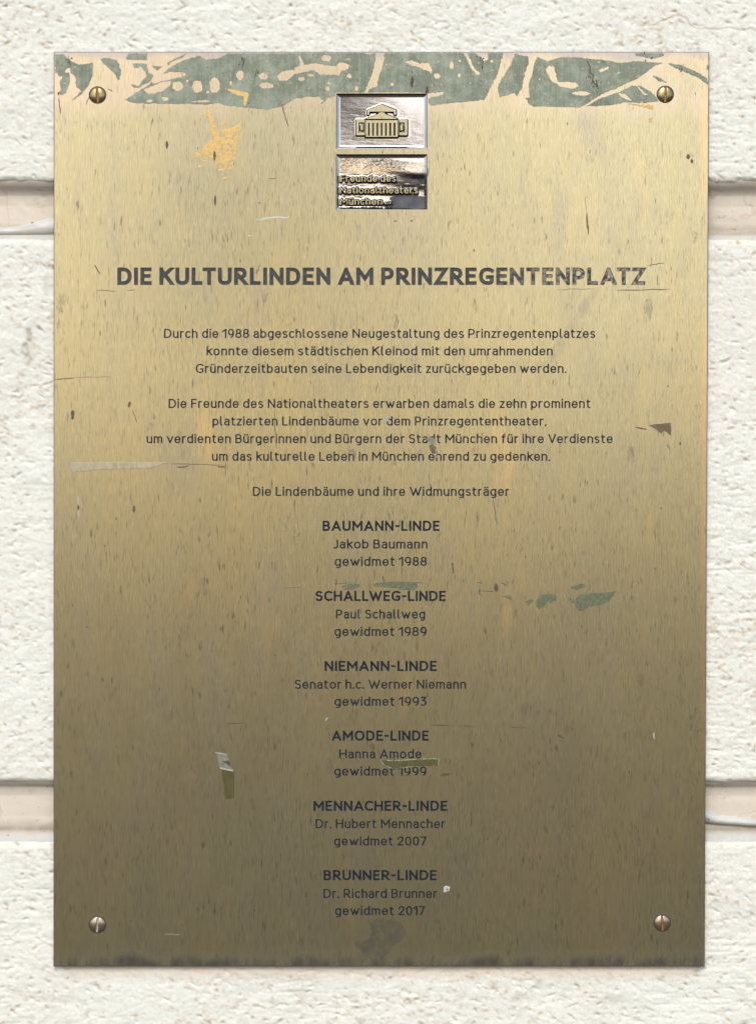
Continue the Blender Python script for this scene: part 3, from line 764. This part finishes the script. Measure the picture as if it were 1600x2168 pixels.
# ---- residues, scrapes and scratches lying on the plate
def jitter(P, step=3.0, amp=.9):
    out = []
    for i in range(len(P)):
        a, b = P[i - 1], P[i]; l = math.hypot(b[0] - a[0], b[1] - a[1]); n = max(1, int(l / step))
        nx, ny = (-(b[1] - a[1]) / l, (b[0] - a[0]) / l) if l > 1e-6 else (0, 0)
        for k in range(n):
            t = k / n; r = random.gauss(0, amp) * (1 if k else .4)
            out.append((a[0] + (b[0] - a[0]) * t + nx * r, a[1] + (b[1] - a[1]) * t + ny * r))
    return out
def ell(cx, cy, rx, ry, n=14):
    return [(cx + rx * math.cos(i / n * 2 * math.pi) * random.uniform(.82, 1.12), cy + ry * math.sin(i / n * 2 * math.pi) * random.uniform(.82, 1.12)) for i in range(n)]
def patch(name, pos, neg, mat, h=.00010, inset=.6, lift=.00002, parent=None, jit=(3.0, .8), rimmat=None):
    vv, ff = [], []
    for P in pos + neg:
        P = ccw(jitter(P, *jit) if jit else P)
        k = len(vv); vv += [Vector(p) for p in P]; ff.append(list(range(k, k + len(P))))
    v2, e2, f2, ov, oe, of = delaunay_2d_cdt(vv, [], ff, 0, 1e-3, True)
    np_ = len(pos)
    keep = [f for f, o in zip(f2, of) if any(i < np_ for i in o) and not any(i >= np_ for i in o)]
    ed = {}
    for f in keep:
        for i in range(len(f)): ed[(f[i], f[(i + 1) % len(f)])] = 1
    bnd = [e for e in ed if (e[1], e[0]) not in ed]; nrm = {}
    for (i, j) in bnd:
        dx, dy = v2[j].x - v2[i].x, v2[j].y - v2[i].y; l = math.hypot(dx, dy) or 1
        for q in (i, j):
            s = nrm.setdefault(q, [0, 0]); s[0] += -dy / l; s[1] += dx / l
    used = sorted({i for f in keep for i in f}); m = {u: i for i, u in enumerate(used)}; vs = []
    for u in used:
        x, y = v2[u]
        if u in nrm:
            l = math.hypot(*nrm[u])
            if l > 1e-6: x += nrm[u][0] / l * inset; y += nrm[u][1] / l * inset
        vs.append(W(x, y, Y_F - lift - h))
    fs = [tuple(m[i] for i in f) for f in keep]; nf = len(fs); bm = {}
    for (i, j) in bnd:
        for q in (i, j):
            if q not in bm: bm[q] = len(vs); vs.append(W(v2[q].x, v2[q].y, Y_F - lift + .00001))
        fs.append((m[i], bm[i], bm[j], m[j]))
    o = mesh(name, vs, fs, mat, parent or plaque)
    if rimmat:
        o.data.materials.append(rimmat)
        for i in range(nf, len(fs)): o.data.polygons[i].material_index = 1
    return o

def z1(P): return [(100 + x / 2.6667, 90 + y / 2.6667) for x, y in P]
def z8(P): return [(640 + x / 3.478, 90 + y / 3.478) for x, y in P]
def z3(P): return [(900 + x / 2.2857, 90 + y / 2.2857) for x, y in P]
TOPY = PT + 2.5
film_pos = [
    z1([(42, 62), (90, 60), (135, 100), (175, 120), (258, 110), (255, 180), (230, 240), (190, 290), (135, 325), (190, 270), (160, 240), (158, 190), (130, 165), (130, 140), (112, 140), (95, 160), (125, 170), (125, 220), (105, 280), (70, 295), (75, 260), (70, 215), (85, 190), (60, 180), (42, 160)]),
    z1([(298, 85), (330, 80), (395, 95), (415, 150), (410, 200), (395, 210), (385, 180), (355, 145), (310, 110)]),
    z1([(443, 80), (460, 55), (565, 55), (560, 95), (500, 95), (450, 92)]),
    z1([(480, 110), (560, 115), (570, 165), (600, 180), (580, 215), (510, 250), (480, 245), (470, 225), (515, 240), (560, 180), (530, 130), (490, 140)]),
    z1([(590, 125), (650, 130), (620, 152), (600, 140)]), z1([(675, 110), (740, 75), (790, 55), (770, 75), (700, 105), (680, 125)]),
    z1([(435, 320), (490, 285), (560, 240), (620, 195), (690, 138), (760, 98), (860, 70), (900, 92), (960, 86), (1020, 56)]) + z8([(535, 62), (540, 120), (510, 230), (455, 362), (245, 362), (245, 390), (185, 400), (150, 440), (120, 447), (135, 395), (0, 392)]) +
        z1([(1560, 320), (1540, 345), (1530, 305), (1400, 310), (1330, 355), (1240, 375), (1100, 360), (1000, 350), (960, 335), (900, 345), (500, 340)]),
    z8([(600, 66), (605, 120), (550, 290), (555, 310), (490, 340), (480, 360), (900, 362), (925, 385), (925, 440), (950, 460), (1100, 440), (1340, 418), (1440, 220), (1480, 66)]),
    z3([(437, 50), (500, 65), (500, 100), (480, 150), (470, 210), (445, 255), (430, 240), (360, 262), (350, 215), (370, 170), (410, 110)]),
    z3([(545, 65), (590, 85), (660, 65), (750, 68), (900, 85), (950, 95), (1030, 85), (1150, 95), (1110, 110), (1030, 170), (930, 215), (850, 250), (770, 300), (750, 310), (520, 305), (500, 290), (485, 265), (505, 260), (500, 200), (520, 140), (530, 90)]),
    z3([(1015, 46), (1150, 44), (1155, 60), (1100, 75), (1020, 60)]),
    z3([(1175, 95), (1240, 105), (1320, 140), (1365, 170), (1370, 200), (1320, 165), (1260, 140), (1200, 115)]),
    z3([(780, 305), (850, 265), (940, 235), (1000, 205), (1040, 205), (1100, 240), (1130, 280), (1060, 290), (980, 285), (900, 300)]),
    z3([(1095, 150), (1140, 170), (1170, 188), (1130, 185)]), z3([(1310, 230), (1315, 260), (1370, 255), (1370, 270), (1325, 275), (1305, 245)]),
    z3([(1362, 105), (1372, 100), (1372, 130), (1360, 125)]),
]
film_neg = [z1(P) for P in (
    [(540, 260), (600, 240), (650, 215), (700, 215), (690, 240), (640, 275), (570, 285)], [(590, 215), (640, 175), (700, 160), (780, 165), (780, 185), (700, 200), (600, 228)],
    ell(735, 240, 32, 30), ell(848, 245, 30, 38), ell(945, 235, 33, 45), ell(1088, 178, 22, 28), ell(1218, 185, 28, 20), ell(1237, 238, 42, 18), ell(665, 313, 20, 12), ell(575, 325, 18, 8),
    ell(905, 275, 10, 8), ell(1035, 225, 8, 12), ell(1433, 200, 22, 12), ell(1487, 180, 18, 8), ell(1583, 255, 14, 14), ell(870, 328, 55, 6), ell(790, 212, 8, 8),
    [(1295, 185), (1330, 155), (1400, 148), (1480, 140), (1475, 155), (1410, 165), (1350, 210), (1310, 210)], [(1420, 52), (1440, 95), (1455, 130), (1430, 130), (1420, 95)])] + \
    [z8(P) for P in (ell(177, 108, 40, 25), [(-60, 175), (60, 150), (110, 145), (160, 160), (250, 165), (270, 140), (320, 145), (350, 165), (330, 190), (290, 200), (270, 235), (200, 230), (130, 230), (80, 195), (-50, 225)],
     ell(65, 235, 25, 10), ell(188, 333, 14, 18), ell(345, 240, 18, 18), ell(398, 332, 14, 20), ell(660, 302, 14, 12), ell(990, 240, 25, 22), ell(1155, 235, 12, 15), ell(1100, 160, 14, 30), ell(1160, 128, 8, 10), ell(490, 72, 35, 9), ell(195, 290, 10, 12),
     [(750, 135), (800, 125), (860, 145), (930, 145), (955, 190), (955, 220), (930, 205), (870, 180), (800, 160)], [(1265, 66), (1370, 66), (1365, 115), (1340, 135), (1310, 95)], ell(1395, 130, 12, 12),
     [(1185, 66), (1240, 180), (1285, 235), (1310, 220), (1265, 180), (1215, 66)], [(915, 372), (1040, 355), (1040, 375), (925, 405)])] + \
    [z3(P) for P in ([(583, 130), (600, 108), (625, 115), (640, 185), (730, 190), (745, 205), (720, 220), (660, 210), (610, 180)], ell(755, 242, 42, 12), [(840, 130), (890, 110), (885, 125), (850, 140)],
     [(930, 240), (970, 245), (1000, 275), (980, 275), (950, 260)], [(1020, 200), (1060, 235), (1080, 250), (1060, 250), (1030, 215)])]
film_pos = [[(x, max(y, TOPY)) for x, y in P] for P in film_pos]
o = patch('paint_residue', film_pos, film_neg, M['film'], .00014, .5, jit=(2.2, .75)); o['label'] = 'green-grey flaking film along the top edge of the plaque'

gneg = [ell(*z1([(random.uniform(955, 1075), random.uniform(560, 700))])[0], random.uniform(1.2, 3.6), random.uniform(1.2, 4.2), 9) for _ in range(26)] + [ell(*z1([(random.uniform(860, 1080), random.uniform(480, 715))])[0], random.uniform(.8, 2.2), random.uniform(.8, 2.6), 8) for _ in range(34)]
gold = [z1(P) for P in ([(895, 370), (915, 375), (925, 410), (940, 430), (950, 480), (970, 520), (950, 545), (925, 510), (915, 440), (900, 400)],
    [(925, 545), (960, 520), (1000, 540), (1050, 545), (1075, 505), (1085, 520), (1045, 720), (1000, 710), (985, 680), (950, 690), (935, 650), (880, 630), (860, 640), (830, 650), (835, 615), (860, 625), (885, 580)],
    [(980, 490), (1040, 485), (1100, 445), (1090, 495), (1050, 510), (1045, 545), (1000, 535)], [(960, 468), (1000, 440), (1012, 450), (975, 478)],
    [(898, 305), (930, 310), (930, 330), (905, 335)], [(862, 655), (905, 665), (880, 672)], ell(860, 697, 12, 9), ell(980, 717, 22, 7), ell(1005, 765, 12, 7), ell(880, 405, 6, 9))]
o = patch('bare_metal_patch', gold, gneg, M['gold'], .00003, .3, jit=(2.0, .8)); o['label'] = 'speckled golden scraped patch left of the logo'
for P in (z1([(1000, 255), (1060, 262), (1135, 280), (1130, 330), (1115, 360), (1105, 330), (1105, 300), (1060, 290), (1020, 265)]),
      z3([(985, 288), (1040, 295), (1105, 298), (1103, 320), (1060, 308), (1000, 296)]), z3([(1082, 360), (1100, 358), (1096, 385), (1084, 380)])):
    patch('bare_metal_patch', [P], [], M['gold'], .00003, .3, lift=.00014, jit=(2.0, .7))

def zg(P): return [(960 + x / 4, 1200 + y / 4) for x, y in P]
def zt(P, oy=1090): return [(600 + x / 4, oy + y / 4) for x, y in P]
o = patch('green_smear', [zg(P) for P in ([(1030, 280), (1060, 235), (1150, 225), (1290, 220), (1375, 205), (1360, 240), (1310, 300), (1250, 325), (1150, 335), (1100, 375), (1060, 370), (1030, 340)],
      [(975, 270), (990, 260), (1030, 290), (1000, 310)], [(700, 290), (730, 240), (800, 232), (880, 240), (870, 285), (820, 305), (800, 290), (765, 340), (720, 362), (702, 330)],
      [(615, 295), (650, 275), (675, 280), (660, 310), (625, 330)], [(995, 175), (1030, 150), (1100, 145), (1120, 165), (1060, 195), (1020, 195)], [(415, 245), (480, 240), (492, 285), (465, 275)],
      [(205, 130), (240, 127), (235, 142), (215, 142)], [(210, 200), (232, 195), (225, 240), (212, 235)])], [], M['green2'], .00010, .5, jit=(2.0, .6)); o['label'] = 'row of dull green smears right of the second name'
o = patch('green_smear', [zt([(485, 605), (540, 590), (600, 580), (645, 590), (640, 610), (590, 636), (510, 632)]), zt([(745, 595), (790, 575), (960, 565), (1140, 570), (1135, 620), (1090, 640), (1000, 636), (930, 620), (860, 612), (780, 608)])],
      [], M['green2'], .00010, .5, jit=(2.0, .5)); o['label'] = 'two green smears just above the second name'
def tri(P, k):  # shrink toward centroid
    cx = sum(p[0] for p in P) / len(P); cy = sum(p[1] for p in P) / len(P)
    out = []
    for x, y in P:
        dx, dy = cx - x, cy - y; l = math.hypot(dx, dy) or 1; out.append((x + dx / l * k, y + dy / l * k))
    return out
def taped(P, mat, label, rim=1.7):
    a = patch('tape_remnant', [P], [], M['rim'], .00012, .4, jit=(3, .4)); a['label'] = label
    patch('tape_film', [tri(P, rim)], [], mat, .00006, .3, lift=.00013, parent=a, jit=(3, .45))
taped(zt([(820, 920), (900, 925), (1000, 920), (1180, 910), (1320, 910), (1312, 965), (1240, 972), (1100, 978), (1000, 990), (930, 1000), (890, 980), (845, 960)], 1380), M['olive'], 'olive film remnant with pale rim between the fourth name and its year')
patch('olive_chip', [zt([(1325, 1060), (1360, 1030), (1425, 1035), (1400, 1050)], 1380)], [], M['olive'], .0001, .3, jit=(2, .3))
def zo(P): return [(420 + x / 11.43, 1560 + y / 11.43) for x, y in P]
o = patch('tape_remnant', [zo([(410, 385), (685, 435), (740, 570), (835, 830), (520, 770), (480, 600)])], [], M['silver'], .00016, .4, jit=(3, .2)); o['label'] = 'silvery folded upper piece of tape at lower left'
patch('tape_film', [zo([(575, 600), (745, 585), (785, 735)])], [], M['olive'], .00005, .3, lift=.00017, parent=o, jit=None)
patch('tape_rim', [zo([(410, 380), (690, 428), (690, 450), (412, 402)]), zo([(515, 745), (700, 790), (835, 815), (832, 850), (700, 825), (520, 785)])], [], M['light'], .00008, .2, lift=.00018, parent=o, jit=None)
o = patch('tape_remnant', [zo([(550, 795), (835, 855), (868, 980), (860, 1480), (780, 1512), (650, 1510)])], [], M['olive'], .00010, .4, jit=(4, .2)); o['label'] = 'olive lower strip of tape at lower left'
taped([(x / 3.285, 340 + y / 3.285) for x, y in [(495, 2098), (1165, 2098), (1045, 2140), (700, 2148), (500, 2166)]], M['pale'], 'long pale tapering strip near the left edge')
taped([(1300 + x / 3.285, 340 + y / 3.285) for x, y in [(235, 1835), (400, 1818), (400, 1918), (372, 1890), (355, 1880), (338, 1892), (322, 1902), (290, 1870)]], M['brown'], 'brown wedge with pale rim near the right edge')
def zm(P): return [(800 + x / 3.077, 830 + y / 3.077) for x, y in P]
o = patch('tape_remnant', [zm([(308, 305), (330, 298), (365, 293), (378, 340), (372, 350), (345, 335), (325, 318)]), zm([(372, 350), (382, 350), (384, 400), (392, 440), (376, 425), (374, 400)])], [], M['silver'], .00012, .3, jit=(2.5, .4))
o['label'] = 'crumpled greyish tape shred across the third line of the second paragraph'
patch('tape_remnant', [zm([(335, 345), (352, 338), (372, 355), (374, 402), (350, 398), (338, 375)])], [], M['brown'], .00008, .4, jit=(2, .4))
for P in (zm([(30, 175), (60, 160), (75, 185), (45, 195)]), [(1197, 931), (1200, 930), (1199, 937), (1196, 937)]): patch('pale_chip', [P], [], M['rim'], .0001, .4, jit=(2, .5))
patch('white_dropping', [ell(946, 1883, 7, 6.5, 12), ell(942, 1888, 4, 4, 9)], [ell(947, 1885, 2, 2, 7)], M['white'], .00025, 1.0, jit=(2, .4))
patch('white_dropping', [[(688, 1526), (692, 1520), (695, 1520), (690, 1527)]], [], M['white'], .00015, .3, jit=None)
for (x, y, r) in ((316, 1532, 13), (404, 1642, 15), (412, 1625, 9), (130, 640, 12)):
    patch('reddish_smudge', [ell(x, y, r, r * 1.7, 18)], [], M['smudge'], .00003, .5, jit=(3, 1.5))
for (x, y, rx, ry) in ((837, 680, 7, 17), (838, 645, 5, 9), (630, 1124, 7, 14), (1372, 655, 9, 26), (1400, 770, 8, 22), (1340, 1270, 5, 8), (1475, 1530, 24, 22), (1478, 870, 10, 18), (700, 1625, 6, 16), (905, 1275, 12, 9), (128, 690, 8, 40),
                       (430, 1240, 12, 20), (250, 1330, 10, 30), (540, 1700, 10, 16), (1120, 1830, 12, 20), (560, 610, 8, 30), (745, 965, 10, 14), (860, 960, 9, 10), (318, 905, 7, 12), (1470, 500, 8, 14), (1335, 965, 8, 22), (1430, 1000, 9, 18)):
    patch('grey_smudge', [ell(x, y, rx, ry, 16)], [], M['smudge2'], .00003, .4, jit=(3, 1.0))
def zs(P): return [(690 + x / 5.926, 1920 + y / 5.926) for x, y in P]
o = patch('dark_stain', [zs([(350, 460), (400, 430), (540, 420), (570, 330), (550, 220), (640, 150), (760, 160), (900, 190), (960, 240), (1000, 330), (940, 440), (830, 510), (790, 580), (630, 745), (520, 640), (400, 540)])], [], M['stain'], .00004, .6, jit=(3, .8))
o['label'] = 'dark arrow-shaped stain at the bottom centre'

def scratch(pts, w, mat, name='scratch', h=.00006):
    L_, R_ = [], []
    for i, p in enumerate(pts):
        a = pts[max(0, i - 1)]; b = pts[min(len(pts) - 1, i + 1)]; dx, dy = b[0] - a[0], b[1] - a[1]; l = math.hypot(dx, dy) or 1
        ww = w / 2 * (.35 if i in (0, len(pts) - 1) else random.uniform(.7, 1.2))
        L_.append((p[0] - dy / l * ww, p[1] + dx / l * ww)); R_.append((p[0] + dy / l * ww, p[1] - dx / l * ww))
    return patch(name, [L_ + R_[::-1]], [], mat, h, .15, jit=None)
def line(x0, y0, x1, y1, n=6, a=.6): return [(x0 + (x1 - x0) * i / n + random.gauss(0, a) * (0 < i < n), y0 + (y1 - y0) * i / n + random.gauss(0, a) * (0 < i < n)) for i in range(n + 1)]
for (x0, y0, x1, y1, w, mt) in (
    (593, 214, 611, 268, 2.0, 'dark'), (545, 462, 612, 458, 3.2, 'light'), (543, 461, 556, 466, 4.0, 'light'), (1239, 415, 1242, 450, 1.0, 'dark'), (1242, 448, 1245, 496, 3.6, 'dark'),
    (1370, 561, 1408, 556, 1.6, 'dark'), (1305, 614, 1420, 611, 1.8, 'dark'), (1180, 612, 1260, 611, 1.2, 'dark'), (205, 614, 245, 615, 1.3, 'dark'), (268, 614, 286, 613, 1.2, 'dark'),
    (199, 560, 212, 580, 2.6, 'dark'), (113, 803, 160, 799, 2.0, 'dark'), (160, 798, 240, 798, .9, 'dark'), (913, 1536, 950, 1537, 2.6, 'dark'), (950, 1537, 1010, 1538, 1.1, 'dark'), (1075, 1540, 1116, 1542, 2.0, 'dark'),
    (478, 1533, 518, 1532, 2.0, 'dark'), (1180, 1557, 1196, 1563, 3.0, 'dark'), (275, 850, 272, 862, 5, 'dark'), (280, 868, 290, 895, 1.3, 'dark'), (153, 868, 153, 888, 7, 'dark'), (165, 1050, 166, 1095, 2.2, 'light'),
    (124, 205, 128, 240, 2.0, 'dark'), (190, 200, 181, 220, 1.6, 'dark'), (228, 186, 238, 192, 2.4, 'film'), (1385, 1552, 1385, 1566, 3.4, 'light'), (568, 376, 584, 376, 1.6, 'dark'), (545, 428, 553, 428, 1.6, 'dark'),
    (525, 497, 536, 500, 2, 'light'), (705, 1237, 745, 1234, 1.2, 'dark'), (880, 1234, 896, 1235, 1.3, 'dark'), (600, 1246, 640, 1243, 1.0, 'dark'), (360, 982, 470, 984, 1.5, 'dark'), (375, 990, 400, 986, 3.0, 'dark'), (460, 986, 475, 990, 3.0, 'dark'),
    (1044, 1058, 1052, 1110, 1.6, 'dark'), (580, 866, 585, 950, 1.6, 'dark'), (957, 1190, 960, 1215, 3, 'dark'), (348, 1980, 380, 1980, 1.1, 'light'), (1060, 1234, 1072, 1240, 2, 'dark'), (1020, 1251, 1048, 1253, 1.5, 'dark'),
    (1345, 905, 1370, 908, 3, 'dark'), (893, 1597, 903, 1597, 1.2, 'dark'), (1378, 540, 1378, 566, 1.0, 'dark'), (1392, 580, 1392, 604, 1.6, 'dark'), (834, 467, 840, 466, 3, 'dark'), (868, 466, 874, 467, 3, 'dark')):
    scratch(line(x0, y0, x1, y1), w, M[mt])
for (x, y, rx, ry) in ((454, 328, 3.0, 11), (455, 423, 2.6, 12), (353, 305, 3, 9), (165, 1075, 2, 6), (1457, 330, 4, 6), (1465, 340, 3, 5), (1050, 1245, 5, 9), (283, 1078, 3, 8)):
    patch('dark_mark', [ell(x, y, rx, ry, 12)], [], M['dark'], .00004, .3, lift=.00004, jit=None)
for P in ([(903, 178), (907, 184), (906, 196), (901, 195)], [(872, 158), (876, 166), (873, 186), (868, 176)], [(1018, 118), (1023, 128), (1022, 150), (1019, 142), (1021, 130)]):
    patch('rust_speck', [P], [], M['redrust'], .00006, .3, lift=.00014, jit=(2, .5))
pts = [(1241, 124), (1246, 135), (1250, 140), (1248, 152), (1256, 157), (1254, 170), (1262, 180)]
scratch(pts, 2.4, M['redrust'], 'dark_crack', .0003)
scratch([(510, 122), (516, 130), (512, 140)], 2.5, M['seat'], 'dark_crack', .0003); scratch([(543, 145), (541, 156), (538, 164)], 2.0, M['seat'], 'dark_crack', .0003)
scratch([(144, 122), (147, 133), (150, 140)], 2.0, M['seat'], 'dark_crack', .0003)

rw = random.Random(21)
for (x, y, n, sp) in ((1250, 160, 9, 12), (1262, 180, 7, 9), (1015, 118, 5, 8), (515, 128, 5, 6), (543, 150, 4, 6), (148, 128, 4, 6), (870, 148, 6, 10), (1445, 146, 6, 9), (1370, 116, 5, 10), (125, 195, 5, 4)):
    for _ in range(n):
        cx, cy = x + rw.gauss(0, sp * .6), y + rw.gauss(0, sp * .7)
        patch('dark_crack', [ell(cx, cy, rw.uniform(.8, 2.2), rw.uniform(.8, 3.2), 7)], [], M['seat'], .00004, .2, lift=.00014, jit=None)
for _ in range(46):
    cx, cy = rw.uniform(130, 1480), rw.uniform(240, 2030)
    if 300 < cx < 1310 and 555 < cy < 1070 or 610 < cx < 1000: continue
    patch('dark_pit', [ell(cx, cy, rw.uniform(.8, 1.9), rw.uniform(1.0, 4.5), 7)], [], M['dark'], .00003, .2, lift=.00002, jit=None)

# ---- slotted screws
def screw(cx, cy, ang, slot_mat, head_mat, label, r=16.2):
    e = bpy.data.objects.new('screw', None); scene.collection.objects.link(e); e.parent = plaque
    p = Vector(W(cx, cy, Y_F)); e.location = p - world_loc(plaque); e.rotation_euler = (0, R(ang), 0); e['label'] = label; e.empty_display_size = .005
    def loc_mesh(name, vs, fs, mt, smooth=False, parent=e):
        me = bpy.data.meshes.new(name); me.from_pydata(vs, [], fs); me.materials.append(mt)
        if smooth: me.polygons.foreach_set('use_smooth', [True] * len(me.polygons))
        return link(name, me, parent)
    rr = r * S; hw = 2.1 * S; hh = .0016; base = .0003
    dome = lambda x, z: -(base + hh * math.sqrt(max(0.0, 1 - (x * x + z * z) / (rr * rr) * .93)) - hh * math.sqrt(.07))
    vs, fs = [], []
    NX, NZ = 12, 24
    for sgn in (1, -1):
        k0 = len(vs)
        for i in range(NX + 1):
            t = math.sin(i / NX * math.pi / 2); x = hw + (rr - hw) * t; zc = math.sqrt(max(0, rr * rr - x * x))
            for j in range(NZ + 1):
                z = zc * math.sin((j / NZ * 2 - 1) * math.pi / 2); vs.append((sgn * x, dome(x, z), z))
        for i in range(NX):
            for j in range(NZ):
                q = [k0 + i * (NZ + 1) + j, k0 + i * (NZ + 1) + j + 1, k0 + (i + 1) * (NZ + 1) + j + 1, k0 + (i + 1) * (NZ + 1) + j]
                fs.append(q if sgn < 0 else q[::-1])
        k1 = len(vs)                                     # slot walls
        for j in range(NZ + 1):
            z = math.sqrt(rr * rr - hw * hw) * math.sin((j / NZ * 2 - 1) * math.pi / 2); vs.append((sgn * hw, -.0006, z))
        for j in range(NZ): fs.append([k0 + j, k0 + j + 1, k1 + j + 1, k1 + j])
    k = len(vs)                                          # cylindrical rim down to the plate
    for i in range(48):
        a = i / 48 * 2 * math.pi; vs += [(rr * math.cos(a), -base, rr * math.sin(a)), (rr * math.cos(a), .0, rr * math.sin(a))]
    for i in range(48): j = (i + 1) % 48; fs.append([k + 2 * i, k + 2 * i + 1, k + 2 * j + 1, k + 2 * j])
    hd = loc_mesh('screw_head', vs, fs, head_mat, True)
    loc_mesh('slot', [(-hw, -.0006, -rr * .985), (hw, -.0006, -rr * .985), (hw, -.0006, rr * .985), (-hw, -.0006, rr * .985)], [(0, 1, 2, 3)], slot_mat)
    vs, fs = [], []
    for i in range(40):
        a = i / 40 * 2 * math.pi
        for q, y in ((rr * .97, -.0002), (rr * 1.06, -.00024), (rr * 1.15, -.00003)): vs.append((q * math.cos(a), y, q * math.sin(a)))
    for i in range(40):
        j = (i + 1) % 40
        for q in (0, 1): fs.append((3 * i + q, 3 * j + q, 3 * j + q + 1, 3 * i + q + 1))
    loc_mesh('dirt_ring', vs, fs, M['seat'], True)
screw(206, 199.5, -2, M['rust'], M['screw'], 'dull brass slotted screw with orange rusty slot at the upper left corner')
screw(1408.5, 198, 2, M['rust'], M['screw'], 'olive brass slotted screw with half rusty slot at the upper right corner')
screw(206, 1959, 5, M['slot_pale'], M['screw2'], 'brownish slotted screw with pale slot at the lower left corner')
screw(1402, 1955.5, -3, M['rust'], M['screw2'], 'bronze slotted screw with rusty slot at the lower right corner')

# ------------------------------------------------------------------ lime tree across the pavement, mirrored in the polished panels
tree = thing('lime_tree', 'green lime tree behind the viewer, mirrored at the left of the shiny logo panels', 'tree', (-1.3, -21, 0))
vs, fs = [], []
def limb(p0, p1, r0, r1, n=8):
    k = len(vs); d = (p1 - p0).normalized(); a = d.orthogonal().normalized(); b = d.cross(a)
    for p, r_ in ((p0, r0), (p1, r1)):
        for i in range(n):
            t_ = i / n * 2 * math.pi; q = p + a * math.cos(t_) * r_ + b * math.sin(t_) * r_; vs.append(tuple(q))
    for i in range(n): fs.append((k + i, k + (i + 1) % n, k + n + (i + 1) % n, k + n + i))
base = Vector((-1.3, -21, 0)); tp = base + Vector((.1, 0, 3.0)); limb(base, tp, .26, .19)
for i in range(11):
    a = i * 2.4; e = tp + Vector((math.cos(a) * 1.1, math.sin(a) * 1.1, .9 + (i % 4) * .7)); limb(tp + Vector((0, 0, (i % 3) * -.25)), e, .10, .03, 6)
limb(tp, tp + Vector((0, 0, 3.5)), .17, .04)
mesh('trunk', vs, fs, mat_simple('lime_bark', (.10, .085, .065), (.16, .14, .11), 12, .9), tree)
vs, fs = [], []
rnd = random.Random(5)
cl = [(Vector((rnd.gauss(0, 1), rnd.gauss(0, 1), rnd.gauss(0, 1))).normalized() * rnd.uniform(.35, 1)) for _ in range(50)]
for c_ in cl:
    cc = base + Vector((c_.x * 1.35, c_.y * 1.35, 5.0 + c_.z * 1.9)); rs = rnd.uniform(.5, .9)
    for _ in range(110):
        p = cc + Vector((rnd.gauss(0, .5), rnd.gauss(0, .5), rnd.gauss(0, .42))) * rs
        u_ = Vector((rnd.gauss(0, 1), rnd.gauss(0, 1), rnd.gauss(0, 1))).normalized() * .085; w_ = u_.orthogonal().normalized() * .06
        k = len(vs); vs += [tuple(p - u_), tuple(p + w_), tuple(p + u_), tuple(p - w_)]; fs.append((k, k + 1, k + 2, k + 3))
mesh('crown', vs, fs, mat_simple('lime_leaves', (.07, .15, .025), (.13, .22, .045), 3, .5), tree)

# ------------------------------------------------------------------ ground in front of the wall (what the plaque reflects)
t = NT('darkened_paving'); c = t.coord()  # coloured darker than real paving to deepen the lower plaque's reflection
br = t.n('TexBrick'); t.l(c, br.inputs['Vector']); br.inputs['Scale'].default_value = 1.6
br.inputs['Color1'].default_value = (.052, .048, .031, 1); br.inputs['Color2'].default_value = (.042, .039, .027, 1); br.inputs['Mortar'].default_value = (.06, .055, .05, 1); br.inputs['Mortar Size'].default_value = .012
t.set('Base Color', t.mix(t.ramp(t.noise(c, 3, 5), .3, .7, 0, .5), br.outputs['Color'], (.035, .033, .026))); t.set('Roughness', .8)
g = mesh('ground', [(-600, -900, 0), (600, -900, 0), (600, 40, 0), (-600, 40, 0)], [(0, 1, 2, 3)], t.m); g['kind'] = 'structure'
